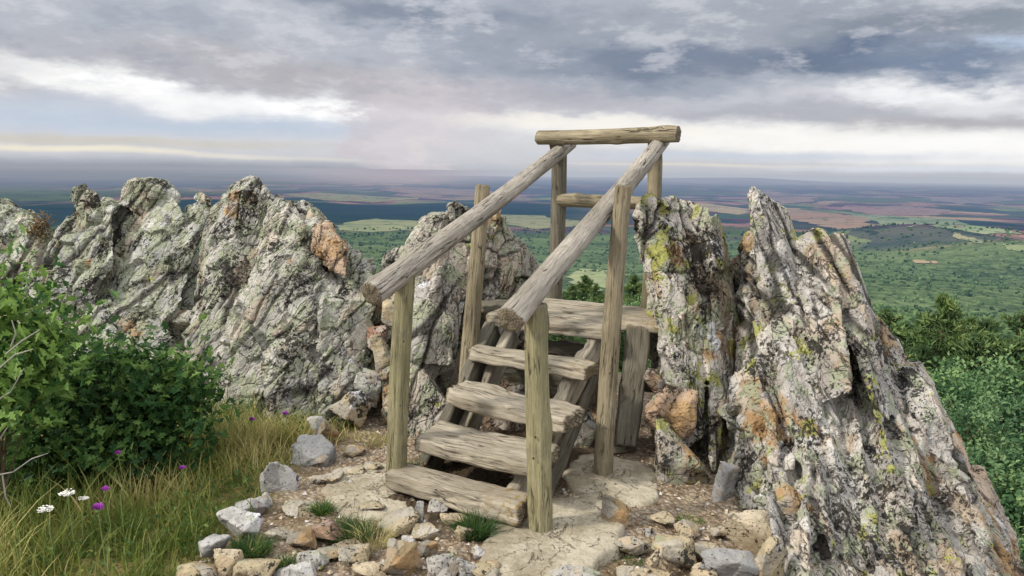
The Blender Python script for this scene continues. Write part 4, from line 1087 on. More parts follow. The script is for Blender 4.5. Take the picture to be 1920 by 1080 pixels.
# bare dead twigs at left
root = empty('dead_branch', onz(-10, 950, -.02), 'bare pale dead branch poking through the shrub at the left edge', 'branch')
bm = bmesh.new()
for line in (((-20, 760), (20, 735), (45, 690)), ((10, 665), (40, 640), (75, 618)), ((20, 650), (30, 625), (22, 600)), ((0, 890), (25, 885), (60, 860), (90, 850)), ((5, 890), (10, 930), (20, 950)), ((-5, 830), (15, 800), (20, 780)), ((0, 690), (28, 665), (62, 655))):
    tube(bm, [at(px, py, 3.28) - root.location for px, py in line], .004, .002, 5)
bm_obj('twig', bm, M_TWIG, root)

# grass: one stuff object
def grass_field():
    rng = np.random.default_rng(11)
    n_ = 30000
    y = 2.55 + 2.5 * rng.random(n_); bxx = border_x(y)
    x = bxx + 0.06 - 3.0 * rng.random(n_) ** 1.25
    # clumpiness
    dn = fbm(np.stack([x, y, 0 * x], 1) * 3, 3, 33)
    keep = (rng.random(n_) < .55 + dn * 1.1)
    # sparse near the stones
    keep &= (rng.random(n_) < smooth(0.02, -0.25, x - bxx) + .12)
    x, y = x[keep], y[keep]; dn = dn[keep]; n_ = len(x)
    z = gheight(x, y)
    tall = smooth(0.0, -0.9, x - border_x(y))
    L = (.05 + .12 * rng.random(n_) + .22 * tall * rng.random(n_) ** 3) 
    w = .0018 + .0026 * rng.random(n_)
    a = rng.uniform(0, 6.28, n_); lean = rng.uniform(.1, .75, n_)
    dirx, diry = np.cos(a), np.sin(a)
    fa = rng.uniform(0, 6.28, n_)
    seg = 4
    V = []
    for k in range(seg + 1):
        t = k / seg
        ox = lean * L * t ** 2; oz = L * (t - .25 * lean * t ** 2)
        ww = w * (1 - t ** 1.5) + .0004
        cx, cy, cz = x + dirx * ox, y + diry * ox, z - .01 + oz
        V.append(np.stack([cx - np.cos(fa) * ww, cy - np.sin(fa) * ww, cz], 1)); V.append(np.stack([cx + np.cos(fa) * ww, cy + np.sin(fa) * ww, cz], 1))
    V = np.stack(V, 1)
    m_ = 2 * (seg + 1)
    f = np.array([(2 * k, 2 * k + 1, 2 * k + 3, 2 * k + 2) for k in range(seg)])
    F = (f[None] + (np.arange(n_) * m_)[:, None, None]).reshape(-1, 4)
    pn = fbm(np.stack([x, y, 0 * x], 1) * 2.2, 2, 35)
    v = np.clip(.42 + pn * .9 + rng.normal(0, .22, n_), 0, 1)
    me = np_mesh('grass', V.reshape(-1, 3), F, {'v': np.repeat(v, m_)})
    tag(link('grass', me, L_GRASS), 'tall half-dry meadow grass left of the stone edging', 'grass', kind='stuff')
grass_field()

# low leafy herb layer in grass
def herbs():
    rng = np.random.default_rng(12)
    n_ = 5200
    y = 2.6 + 2.3 * rng.random(n_); x = border_x(y) - 2.6 * rng.random(n_) ** 1.1 - .05
    dn = fbm(np.stack([x, y, 0 * x], 1) * 3.5, 3, 44)
    keep = dn > .0
    x, y = x[keep], y[keep]; n_ = len(x)
    z = gheight(x, y) + rng.uniform(0, .13, n_)
    P = np.stack([x, y, z], 1)
    me = leaf_mesh('herbs', P, rnd_dirs(rng, n_), rnd_dirs(rng, n_) * .6 + np.array([0, 0, 1]), rng.uniform(.012, .03, n_), np.clip(rng.normal(.45, .25, n_), 0, 1), 'oval')
    tag(link('ground_cover', me, L_TUFT), 'low green herbs growing between the meadow grass', 'ground cover', kind='stuff')
herbs()

def tuft(px, py, rpx, hgt, nb, label, seed, m=None, vb=.2):
    P = onz(px, py, 0); P.z = near_ground(P.x, P.y)
    s = P.length / FPX; rad = rpx * s
    rng = np.random.default_rng(seed)
    a = rng.uniform(0, 6.28, nb); r = rad * np.sqrt(rng.random(nb)) * .8
    x, y = r * np.cos(a), r * np.sin(a) * .8
    L = hgt * rng.uniform(.5, 1.2, nb); lean = rng.uniform(.2, 1.1, nb); w = .0016 + .0016 * rng.random(nb)
    a2 = a + rng.normal(0, .6, nb); fa = rng.uniform(0, 6.28, nb)
    seg = 3; V = []
    for k in range(seg + 1):
        t = k / seg; ox = lean * L * t ** 1.7; oz = L * (t - .4 * np.minimum(lean, 1) * t ** 2)
        ww = w * (1 - t) + .0004
        V.append(np.stack([x + np.cos(a2) * ox - np.cos(fa) * ww, y + np.sin(a2) * ox - np.sin(fa) * ww, oz - .01], 1))
        V.append(np.stack([x + np.cos(a2) * ox + np.cos(fa) * ww, y + np.sin(a2) * ox + np.sin(fa) * ww, oz - .01], 1))
    V = np.stack(V, 1); m_ = 2 * (seg + 1)
    f = np.array([(2 * k, 2 * k + 1, 2 * k + 3, 2 * k + 2) for k in range(seg)])
    F = (f[None] + (np.arange(nb) * m_)[:, None, None]).reshape(-1, 4)
    me = np_mesh('grass_tuft', V.reshape(-1, 3), F, {'v': np.repeat(np.clip(rng.normal(vb, .2, nb) + (rng.random(nb) < .12) * .7, 0, 1), m_)})
    o = link('grass_tuft', me, m or L_TUFT); o.location = P
    tag(o, label, 'grass tuft', 'grass tufts on the path')
tuft(655, 1000, 50, .10, 900, 'thick green grass tuft beside the flat reddish stone', 81)
tuft(604, 958, 22, .07, 300, 'small green tuft above the flat reddish stone', 82)
tuft(890, 1000, 38, .12, 600, 'green tuft growing against the lowest tread', 83)
tuft(470, 1030, 44, .08, 600, 'low green tuft inside the stone edging', 84, vb=.3)
tuft(545, 1056, 34, .06, 350, 'sparse green tuft near the bottom of the path', 85, vb=.4)
tuft(700, 1015, 40, .13, 120, 'straw-yellow wisps right of the thick green tuft', 86, L_GRASS, .9)
tuft(980, 865, 60, .10, 400, 'shaded weeds under the treads', 87)
tuft(790, 880, 34, .07, 300, 'weeds at the left end of the second tread', 88, vb=.4)
tuft(1290, 970, 40, .03, 300, 'mossy growth at the foot of the big lichened block', 89, vb=.5)
tuft(690, 820, 60, .06, 300, 'dry straw in the gully left of the front post', 90, L_GRASS, .8)
tuft(1180, 1040, 40, .03, 200, 'tiny green sprigs on the gravel right of the concrete', 91, vb=.4)
tuft(540, 820, 60, .16, 400, 'dry grass clump at the foot of the peaked left outcrop', 92, L_GRASS, .75)
tuft(460, 830, 70, .18, 500, 'pale dry grass clump below the left outcrop', 93, L_GRASS, .85)

# wild flowers
def flower(px, py, Y, head, m, label, name, hgt=None, kind='thistle', seed=0):
    top = at(px, py, Y); gz = near_ground(top.x, top.y)
    root = empty(name, (top.x, top.y, gz), label, 'flower', 'wild flowers in the grass')
    rng = random.Random(seed)
    t = top - root.location
    bm = bmesh.new(); tube(bm, [Vector((rng.uniform(-.03, .03), 0, -.01)), t * .5 + Vector((rng.uniform(-.02, .02), 0, 0)), t], .0028, .002, 5)
    bm_obj('stalk', bm, M_STALK, root)
    bm = bmesh.new()
    if kind == 'thistle':
        for k in range(70):
            d = Vector((rng.gauss(0, 1), rng.gauss(0, 1), abs(rng.gauss(0, 1)) + .4)).normalized()
            s = d.cross(Vector((.2, .5, .1))).normalized() * head * .06
            b0 = t + d * head * .1; b1 = t + d * head * rng.uniform(.45, .6)
            bm.faces.new([bm.verts.new(b0 - s), bm.verts.new(b0 + s), bm.verts.new(b1 + s), bm.verts.new(b1 - s)])
    else:
        for k in range(60):
            a, r = rng.uniform(0, 6.28), head * .5 * math.sqrt(rng.random())
            c = t + Vector((r * math.cos(a), r * math.sin(a), rng.uniform(-.1, .1) * head))
            q = head * .09
            bm.faces.new([bm.verts.new(c + Vector((q * math.cos(a + j * 1.57), q * math.sin(a + j * 1.57), .2 * q * (-1) ** j))) for j in range(4)])
    bm_obj('flower_head', bm, m, root, False)
    if kind == 'thistle':
        bm = bmesh.new(); bmesh.ops.create_uvsphere(bm, u_segments=10, v_segments=7, radius=head * .22)
        bmesh.ops.translate(bm, verts=bm.verts, vec=t - Vector((0, 0, head * .12)))
        bm_obj('flower_base', bm, M_STALK, root)
FL = [(184, 955, 2.85, .045, M_PURPLE, 'large purple thistle head, lowest of the purple flowers', 'thistle'),
      (197, 920, 3.1, .034, M_PURPLE, 'purple thistle head just above the large one', 'thistle'),
      (221, 851, 3.5, .03, M_PURPLE, 'pink-purple thistle beside the lower edge of the shrub', 'thistle'),
      (342, 879, 3.5, .03, M_PURPLE, 'pale violet flower in the middle of the grass', 'thistle'),
      (472, 788, 4.3, .034, M_PURPLE, 'purple thistle standing before the grey rock', 'thistle'),
      (535, 777, 4.4, .036, M_PURPLE, 'violet thistle on a dark stem nearest the gully', 'thistle'),
      (125, 924, 3.1, .06, M_WHITEF, 'white umbel, topmost of the three white flowers', 'umbel'),
      (157, 934, 3.15, .04, M_WHITEF, 'small white umbel right of the topmost one', 'umbel'),
      (85, 954, 2.9, .055, M_WHITEF, 'white umbel, lowest and leftmost of the white flowers', 'umbel'),
      (362, 834, 3.9, .04, M_YELLOW, 'yellow flower below the shrub tip', 'umbel')]
for i, (px, py, Y, hd, m_, lb, k) in enumerate(FL):
    flower(px, py, Y, hd, m_, lb, {'thistle': 'thistle', 'umbel': 'umbel_flower'}[k], kind=k, seed=i)

# ------------------------------------------------------------------ terrain (mountain flank + plain)
def tz(x, y):
    r = np.hypot(x, y)
    az = np.arctan2(x, y)
    z = np.interp(r, [0, 5, 8, 14, 30, 80, 200, 500, 900, 1500, 2300, 3200, 5000, 7000, 160000],
                     [-3.5, -3.5, -4.2, -7, -13, -26, -48, -95, -148, -215, -262, -300, -325, -330, -130])
    z = z - 1.6 * smooth(.2, .6, az) * smooth(6, 30, r) * np.exp(-r / 300) * 3
    P = np.stack([x, y, 0 * x], 1)
    z = z + smooth(40, 400, r) * (1 - smooth(2500, 5000, r)) * 16 * fbm(P / 420, 4, 201)
    z = z + smooth(2500, 6000, r) * 26 * fbm(P / 1500, 3, 202)
    # knoll right at 3.4 km
    def hill(pxx, d, hh, rx, ry):
        a = math.atan((pxx - 960) / FPX); cx, cy = d * math.sin(a), d * math.cos(a)
        u = (x - cx) * math.cos(a) - (y - cy) * math.sin(a); v = (x - cx) * math.sin(a) + (y - cy) * math.cos(a)
        return hh * np.exp(-(u / rx) ** 2 - (v / ry) ** 2)
    z = z + hill(1760, 3700, 105, 620, 420) + hill(1980, 3100, 70, 500, 400)
    z = z + hill(1370, 30000, 150, 2600, 2500) + hill(1250, 34000, 80, 4500, 2500) + hill(900, 30000, 60, 2500, 2500)
    return z
az = np.linspace(R(-52), R(52), 820)
rr = np.concatenate([np.geomspace(4, 600, 90)[:-1], np.geomspace(600, 9000, 260)[:-1], np.geomspace(9000, 160000, 110)])
AZ, RR = np.meshgrid(az, rr, indexing='ij')
tx, ty = (RR * np.sin(AZ)).ravel(), (RR * np.cos(AZ)).ravel()
zt = tz(tx, ty)
idx = np.arange(len(az) * len(rr)).reshape(len(az), len(rr))
F = np.stack([idx[:-1, :-1], idx[1:, :-1], idx[1:, 1:], idx[:-1, 1:]], -1).reshape(-1, 4)
# zone masks from world position
P = np.stack([tx, ty, 0 * tx], 1)
r = np.hypot(tx, ty); a = np.arctan2(tx, ty)
wob = fbm(P / 1500, 4, 210)
farm = smooth(4300, 5200, r + wob * 2600 + a * 1300)
# dark woodland belt on the left half between 5 and 8 km
belt = smooth(4600, 5200, r + wob * 700) * (1 - smooth(7300, 7900, r + wob * 900)) * smooth(.22, .02, a)
wood = fbm(P / np.array([2600, 2600, 1]), 4, 212)
farm = farm * (1 - belt * .96)
farm = farm * (1 - smooth(.12, .22, wood) * smooth(3000, 9000, r) * .9)
band = smooth(.05, .25, fbm(P / np.array([5200, 1700, 1]), 4, 214)) * smooth(4000, 6000, r)
navy = np.clip(belt + .8 * band * (1 - smooth(20000, 40000, r)), 0, 1)
me = np_mesh('hills', np.stack([tx, ty, zt], 1), F, {'farm': farm, 'navy': navy}, True)

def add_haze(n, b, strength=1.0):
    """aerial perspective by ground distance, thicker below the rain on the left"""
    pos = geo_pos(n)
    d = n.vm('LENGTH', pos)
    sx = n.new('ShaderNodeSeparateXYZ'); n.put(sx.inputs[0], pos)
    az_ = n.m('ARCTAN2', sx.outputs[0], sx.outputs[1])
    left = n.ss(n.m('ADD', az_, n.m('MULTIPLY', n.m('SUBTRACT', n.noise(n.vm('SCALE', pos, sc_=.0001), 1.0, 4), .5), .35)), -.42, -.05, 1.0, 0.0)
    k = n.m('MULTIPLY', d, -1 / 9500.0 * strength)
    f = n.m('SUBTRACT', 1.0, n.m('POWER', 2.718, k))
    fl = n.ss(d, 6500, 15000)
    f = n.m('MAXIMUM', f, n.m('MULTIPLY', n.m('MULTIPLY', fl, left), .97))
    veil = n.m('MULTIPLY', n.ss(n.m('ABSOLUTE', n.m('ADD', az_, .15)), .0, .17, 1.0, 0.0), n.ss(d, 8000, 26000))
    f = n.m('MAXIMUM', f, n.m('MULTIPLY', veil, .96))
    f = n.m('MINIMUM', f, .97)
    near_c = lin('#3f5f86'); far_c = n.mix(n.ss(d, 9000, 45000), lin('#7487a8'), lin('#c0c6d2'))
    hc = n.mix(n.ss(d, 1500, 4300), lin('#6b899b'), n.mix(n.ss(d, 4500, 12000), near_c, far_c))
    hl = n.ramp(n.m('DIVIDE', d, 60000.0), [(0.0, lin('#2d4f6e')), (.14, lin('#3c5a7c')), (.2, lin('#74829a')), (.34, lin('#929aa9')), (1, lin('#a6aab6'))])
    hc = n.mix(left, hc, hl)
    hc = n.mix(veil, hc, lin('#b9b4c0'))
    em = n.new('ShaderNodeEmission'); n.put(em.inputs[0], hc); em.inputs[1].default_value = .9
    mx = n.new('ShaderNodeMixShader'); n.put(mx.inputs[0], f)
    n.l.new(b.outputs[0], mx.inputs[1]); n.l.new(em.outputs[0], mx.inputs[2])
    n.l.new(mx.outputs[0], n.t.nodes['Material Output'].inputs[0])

m, n, b = mat('hills_and_plain', 1.0, 0.0)
pos = geo_pos(n)
fm = n.attr('farm')
pw = n.vm('ADD', pos, n.vm('SCALE', n.noise(n.vm('SCALE', pos, sc_=.0012), 1.0, 3, col=True), sc_=260.0))
pk = n.vm('SCALE', pw, sc_=1 / 1000.0)
v1 = n.new('ShaderNodeTexVoronoi', feature='F1', distance='CHEBYCHEV'); n.put(v1.inputs['Vector'], n.vm('MULTIPLY', pk, (1, .75, 0))); v1.inputs['Scale'].default_value = 2.8; v1.voronoi_dimensions = '2D'
sc1 = n.new('ShaderNodeSeparateColor'); n.put(sc1.inputs[0], v1.outputs['Color'])
fld = n.ramp(sc1.outputs[0], [(0, lin('#5b4450')), (.14, lin('#3c4a48')), (.28, lin('#94706a')), (.4, lin('#5a5a50')), (.52, lin('#a88f70')), (.62, lin('#4a5a48')), (.74, lin('#a07a6c')), (.86, lin('#7a8058')), (1, lin('#b5a27e'))])
fld.node.color_ramp.interpolation = 'CONSTANT'
fld = n.mix(n.ss(n.noise(n.vm('SCALE', pos, sc_=.0009), 1, 6, .7), .48, .62, 0, .7), fld, lin('#2b3d40'))
hedge = n.ss(n.noise(n.vm('SCALE', pos, sc_=.006), 1, 5, .7), .56, .60)
fld = n.mix(n.m('MULTIPLY', hedge, .75), fld, lin('#22342f'))
fn = n.noise(n.vm('SCALE', pos, sc_=.03), 1, 5, .7)
fbig = n.noise(n.vm('SCALE', pos, sc_=.003), 1, 5, .6)
fo = n.mix(n.ss(fbig, .35, .65), lin('#2c3b2a'), lin('#53633f'))
fo = n.mix(n.ss(fn, .4, .65, 0, .6), fo, lin('#7c8a5a'))
vt = n.vor(n.vm('MULTIPLY', pos, (1, 1, 0)), .11)
fo = n.mix(n.ss(vt, .35, .8, 0, .38), fo, lin('#1c3024'))
fo = n.mix(n.ss(n.noise(n.vm('MULTIPLY', pos, (.0006, .0022, 0)), 1, 5, .65),   .48, .62, 0, .25), fo, lin('#7f8a62'))
c = n.mix(fm, fo, fld)
c = n.mix(n.m('MULTIPLY', n.attr('navy'), .85), c, lin('#1d2f33'))
n.put(b.inputs['Base Color'], c)
n.put(b.inputs['Normal'], n.bump(n.m('ADD', n.m('MULTIPLY', vt, -1.0), fn), .9, 4.0))
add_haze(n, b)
tag(link('hills', me, m), 'wooded mountain flank running down to a patchwork plain', 'terrain', kind='structure')

# explicit fields on the plain
def terrain_hit(px, py):
    d = ray(px, py); lo = None
    t = 30.0
    while t < 150000:
        P = CAMP + d * t
        if P.z < float(tz(np.array([P.x]), np.array([P.y]))[0]): break
        t *= 1.03
    a, b_ = t / 1.03, t
    for _ in range(14):
        mth = (a + b_) / 2; P = CAMP + d * mth
        if P.z < float(tz(np.array([P.x]), np.array([P.y]))[0]): b_ = mth
        else: a = mth
    return CAMP + d * b_
def field(poly, col1, col2, label, lift=2.0):
    pts = [terrain_hit(*q) for q in poly]
    out = []
    k = len(pts)
    for i in range(k):
        A, B = pts[i], pts[(i + 1) % k]
        for j in range(10):
            q = A.lerp(B, j / 10); ln = (B - A).length
            w = ln * .035
            out.append(q + Vector((random.uniform(-w, w), random.uniform(-w, w), 0)))
    bm = bmesh.new()
    vs = [bm.verts.new((q.x, q.y, 0)) for q in out]
    f = bm.faces.new(vs); bmesh.ops.triangulate(bm, faces=bm.faces[:])
    for _ in range(3): bmesh.ops.subdivide_edges(bm, edges=bm.edges[:], cuts=1)
    V = np.array([v.co[:] for v in bm.verts]); zz = tz(V[:, 0], V[:, 1])
    for v, z in zip(bm.verts, zz): v.co.z = z + lift
    if bm.faces and sum(f.normal.z for f in bm.faces) < 0: bmesh.ops.reverse_faces(bm, faces=bm.faces[:])
    m, n, b = mat('field_' + col1[1:], 1.0, 0)
    pos = geo_pos(n)
    c = n.mix(n.ss(n.noise(n.vm('SCALE', pos, sc_=.004), 1, 5, .6), .35, .65), lin(col1), lin(col2))
    c = n.mix(.28, c, lin('#6d7468'))
    c = n.mix(n.ss(n.noise(n.vm('MULTIPLY', pos, (.0015, .006, 0)), 1, 5, .7), .5, .6, 0, .45), c, lin('#5d6a58'))
    c = n.mix(n.ss(n.noise(n.vm('SCALE', pos, sc_=.012), 1, 4, .7), .57, .63, 0, .85), c, lin('#2c4230'))
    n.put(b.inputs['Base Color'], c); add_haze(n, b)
    o = bm_obj('field', bm, m); tag(o, label, 'field', kind='structure')
FD = [
 ([(628, 424), (700, 410), (790, 415), (785, 430), (700, 436), (640, 432)], '#8a9060', '#a39d6c', 'pale olive meadow clearing between dark woods'),
 ([(930, 402), (1010, 404), (1090, 415), (1085, 424), (1000, 430), (945, 420)], '#9a9268', '#8a8a5c', 'tan meadow clearing behind the centre rock'),
 ([(520, 364), (600, 362), (700, 368), (790, 372), (700, 380), (610, 376)], '#a87f58', '#98a068', 'orange and green field strip beyond the peaked outcrop'),
 ([(720, 350), (900, 356), (1000, 368), (880, 376), (760, 370)], '#9a6a60', '#a88a70', 'reddish field strip behind the left handrail'),
 ([(1245, 378), (1330, 382), (1400, 392), (1395, 404), (1290, 394)], '#b79a70', '#c0a880', 'tan stubble strip right of the middle rail'),
 ([(1470, 394), (1560, 400), (1640, 414), (1660, 424), (1540, 424), (1480, 412)], '#b3826a', '#a98b74', 'salmon red ploughed field right of the rock fan peak'),
 ([(1440, 372), (1520, 370), (1530, 378), (1460, 384)], '#9c7266', '#a58a78', 'small red field beside the fan peak'),
 ([(1580, 388), (1680, 386), (1780, 394), (1760, 404), (1640, 404)], '#9c6e6c', '#a98578', 'dusky red field farther right'),
 ([(1560, 398), (1650, 404), (1800, 412), (1920, 440), (1840, 440), (1740, 424), (1640, 416)], '#9aa078', '#7d8f66', 'pale green pasture strip crossing the right plain'),
 ([(1880, 458), (1960, 468), (1960, 480), (1890, 470)], '#b5aa6a', '#9aa060', 'yellow-green field on the slope at the right edge'),
 ([(1790, 436), (1850, 452), (1840, 458), (1785, 444)], '#a89a70', '#8f8f68', 'thin straw field on the knoll'),
 ([(1710, 488), (1755, 490), (1760, 495), (1715, 494)], '#b09070', '#a08868', 'tiny bare tan patch in the right woodland'),
 ([(1068, 520), (1090, 505), (1140, 508), (1150, 535), (1128, 548), (1085, 540)], '#8a9160', '#9a9a6c', 'yellow-green glade seen between the stair posts'),
 ([(1740, 374), (1880, 366), (1920, 376), (1800, 384)], '#8a6a70', '#9a8a7a', 'mauve field strip near the right horizon'),
 ([(1250, 338), (1400, 334), (1500, 342), (1380, 350)], '#8a6a6e', '#a08a80', 'mauve far field left of the right horizon'),
]
for poly, c1, c2, lb in FD: field(poly, c1, c2, lb)

# woodland: one stuff object of small crowns on the flank
def woodland():
    rng = np.random.default_rng(77)
    n_ = 26000
    r = np.exp(rng.uniform(math.log(55), math.log(4300), n_)); a = rng.uniform(R(-40), R(42), n_)
    x, y = r * np.sin(a), r * np.cos(a)
    dn = fbm(np.stack([x, y, 0 * x], 1) / 90, 3, 78)
    keep = dn > -.25
    gl = terrain_hit(1110, 526); keep &= np.hypot((x - gl.x), (y - gl.y) * .25) > gl.length * .035
    x, y, r = x[keep], y[keep], r[keep]; n_ = len(x)
    z = tz(x, y)
    bmi = bmesh.new(); bmesh.ops.create_icosphere(bmi, subdivisions=1, radius=1)
    bv = np.array([v.co[:] for v in bmi.verts]); bf = np.array([[v.index for v in f.verts] for f in bmi.faces]); bmi.free()
    k = len(bv)
    s = (1.0 + 1.5 * rng.random(n_)) * (1 + r / 2200)
    V = bv[None] * (1 + .33 * rng.normal(size=(n_, k, 1))) * s[:, None, None] * np.array([1, 1, 1.15])
    V[..., 0] += x[:, None]; V[..., 1] += y[:, None]; V[..., 2] += (z + s * .6)[:, None]
    F = (bf[None] + (np.arange(n_) * k)[:, None, None]).reshape(-1, 3)
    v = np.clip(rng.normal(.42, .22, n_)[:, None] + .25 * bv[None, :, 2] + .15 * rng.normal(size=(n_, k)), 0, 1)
    me = np_mesh('woodland', V.reshape(-1, 3), F, {'v': v.ravel()})
    m, n, b = mat('woodland_crowns', .9, .1)
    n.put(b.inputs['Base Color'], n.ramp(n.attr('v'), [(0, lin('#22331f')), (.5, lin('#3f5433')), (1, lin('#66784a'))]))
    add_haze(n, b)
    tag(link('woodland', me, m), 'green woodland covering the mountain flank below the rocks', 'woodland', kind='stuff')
woodland()

# ------------------------------------------------------------------ individual trees
def pine_proto(h, seed, dens=1.0):
    rng = np.random.default_rng(seed); pr = random.Random(seed)
    bt = bmesh.new()
    tube(bt, [Vector((0, 0, -.3)), Vector((.04 * h / 6, 0, h * .5)), Vector((0, 0.02, h))], h * .022, .01, 7)
    P = []; Dv = []; Vv = []
    nb = int(h * 14 * dens)
    for i in range(nb):
        t = pr.random() ** .85
        z = h * (.12 + .88 * t)
        L = h * .33 * (1 - t) ** .8 * pr.uniform(.55, 1.15) + .12
        a = pr.uniform(0, 6.28); up = .15 + .6 * t
        d = Vector((math.cos(a), math.sin(a), up)).normalized()
        e = Vector((0, 0, z)) + d * L
        tube(bt, [Vector((0, 0, z)), Vector((0, 0, z)).lerp(e, .6) - Vector((0, 0, .05 * L)), e], .012 + .01 * L, .004, 4)
        nc = max(6, int(L * 32))
        tone = pr.random()
        for j in range(nc):
            f = pr.uniform(.25, 1.02)
            c = Vector((0, 0, z)).lerp(e, f) + Vector((pr.gauss(0, 1), pr.gauss(0, 1), pr.gauss(0, .6))) * L * .16
            P.append(c); Dv.append((d + Vector((pr.gauss(0, .5), pr.gauss(0, .5), .5 + pr.gauss(0, .3)))).normalized()); Vv.append(min(1, max(0, -.05 + .55 * tone * f + .35 * f * pr.random() + .15 * t)))
    P = np.array([p[:] for p in P]); Dv = np.array([p[:] for p in Dv]); Vv = np.array(Vv)
    # needles: 9 slim triangles per tuft
    q = 9; n_ = len(P)
    dd = Dv[:, None] + .75 * rng.normal(size=(n_, q, 3)); dd /= np.linalg.norm(dd, axis=2, keepdims=True)
    sd = np.cross(dd, rng.normal(size=(n_, q, 3))); sd /= np.linalg.norm(sd, axis=2, keepdims=True)
    L = (.14 * (h / 6) ** .5) * rng.uniform(.7, 1.3, (n_, q, 1)); w = .021 * (h / 6) ** .5
    c = P[:, None] + rng.normal(size=(n_, q, 3)) * .03
    V = np.stack([c - sd * w, c + sd * w, c + dd * L], 2).reshape(-1, 3)
    F = np.arange(n_ * q * 3).reshape(-1, 3)
    v = np.repeat(np.clip(Vv[:, None] + .12 * rng.normal(size=(n_, q)), 0, 1).ravel(), 3)
    return bt, np_mesh('needles', V, F, {'v': v})
PROTO = []
for k, (hh_, sd) in enumerate(((6.0, 1), (6.0, 2), (6.0, 3))):
    bt, nm = pine_proto(6.0, sd)
    tm = bpy.data.meshes.new('trunk'); bt.to_mesh(tm); bt.free()
    tm.materials.append(M_BARK); nm.materials.append(L_PINE)
    PROTO.append((tm, nm))
def pine(px, pyt, D, hgt, k, label, zbase=None):
    top = at(px, pyt, D)
    root = empty('pine_tree', (top.x, top.y, top.z - hgt), label, 'tree', 'young pines on the slope')
    root.scale = (hgt / 6 * 1.1, hgt / 6 * 1.1, hgt / 6); root.rotation_euler = (0, 0, px * .7)
    tm, nm = PROTO[k]
    for nme, md in (('trunk', tm), ('crown', nm)):
        o = bpy.data.objects.new(nme, md); COL.objects.link(o); o.parent = root
PT = [(1772, 568, 16, 6.2, 0, 'tallest pine with feathery top, right of the rock fan'),
      (1700, 618, 18, 6.0, 1, 'dark pine rising just right of the rock fan'),
      (1668, 590, 22, 6.0, 2, 'narrow shaded pine half hidden by the rock fan'),
      (1850, 612, 17, 6.5, 1, 'broad pine between the tallest pine and the right edge'),
      (1915, 596, 19, 7.0, 2, 'pine at the right edge of the view'),
      (1735, 600, 20, 6.5, 0, 'small-topped pine between the dark and the tallest pine'),
      (1815, 606, 21, 6.5, 2, 'pine behind the tallest pine'),
      (1960, 600, 15, 6.0, 0, 'pine cropped by the right border'),
      (1838, 640, 14, 5.2, 2, 'lower pine in front of the broad pine'),
      (1905, 650, 13.5, 5.0, 0, 'lower pine in front of the right-edge pine'),
      (1735, 660, 14, 5.0, 1, 'lower dark pine close beside the rock')]
for p_ in PT: pine(*p_)
# broadleaf bushes lower right
BPROTO = []
def bush_proto(seed, nleaf=5200, leaf=.085):
    holder = empty('bush_proto', (0, 0, 0), None, None)
    rng = random.Random(seed)
    cl = [(Vector((0, 0, .95)), .6, .6, .55)]
    for i in range(6):
        a = i * 1.05 + rng.uniform(-.3, .3); q = rng.uniform(.34, .5); cl.append((Vector((math.cos(a) * .68, math.sin(a) * .68, rng.uniform(.25, .95))), q, q, q * .9))
    shrub(holder, cl, nleaf, leaf, L_BUSH, seed, kind='oval', shell=.75, hue=.75, vb=-.08)
    ch = [c for c in holder.children]
    r = [(c.name.split('.')[0], c.data) for c in ch]
    for c in ch: bpy.data.objects.remove(c)
    bpy.data.objects.remove(holder)
    return r
BPROTO = [bush_proto(31), bush_proto(32)]
def bush(px, pyc, D, size, k, label, name='broadleaf_shrub', group='broadleaf shrubs below the rocks'):
    c = at(px, pyc, D)
    root = empty(name, (c.x, c.y, c.z - .9 * size), label, 'shrub', group)
    root.scale = (size,) * 3; root.rotation_euler = (0, 0, px * 1.3)
    for nme, md in BPROTO[k]:
        o = bpy.data.objects.new(nme, md); COL.objects.link(o); o.parent = root
BT = [(1800, 800, 10.0, .72, 0, 'bright green rounded bush beside the outer rock edge'),
      (1888, 820, 10.5, .85, 1, 'rounded green bush at the right edge just below the pines'),
      (1868, 905, 8.6, .70, 1, 'bushy green crown beside the upper part of the orange slab'),
      (1930, 960, 8.0, .66, 0, 'green crown at the right edge beside the orange slab'),
      (1905, 1050, 7.4, .60, 1, 'lower green crown in the bottom right corner'),
      (1760, 745, 12, .85, 1, 'dark green bush between rock and pines'),
      (1840, 735, 13, 1.0, 0, 'mid green rounded crown at the feet of the pines'),
      (1925, 740, 12.5, .95, 1, 'mid green rounded crown at the right edge at the feet of the pines'),
      (1960, 880, 9.5, .85, 0, 'green crown cropped by the right border'),
      (1790, 880, 11, 1.0, 1, 'shaded crown behind the orange slab'),
      (1850, 1000, 9.6, .95, 0, 'shaded crown low behind the orange slab'),
      (1960, 1020, 8.8, .8, 1, 'shaded crown in the lower right cropped by the border')]
for b_ in BT: bush(*b_)
# trees seen through the posts, on the flank
for i, (px, py, D, hgt, k, lb) in enumerate([
    (1075, 538, 60, 6, 0, 'dark young pine left in the gap between the stair posts'),
    (1098, 520, 64, 8, 1, 'pointed pine in the centre of the gap between the stair posts'),
    (1120, 536, 58, 6, 2, 'bushy pine right of the pointed pine in the gap'),
    (1145, 545, 55, 6, 0, 'low pine beside the rear right post'),
    (1190, 520, 60, 8, 1, 'dark pine between rear right post and platform post'),
    (1205, 540, 55, 7, 2, 'pine close to the right platform post'),
    (1060, 550, 52, 5, 1, 'low dark pine beside the left platform post')]):
    pine(px, py, D, hgt, k, lb)
for px, py, D, sz, k, lb in [(1095, 590, 42, 1.3, 0, 'rounded green bush just above the platform boards'), (1180, 592, 40, 1.4, 1, 'rounded green bush right behind the platform')]:
    bush(px, py, D, sz, k, lb)

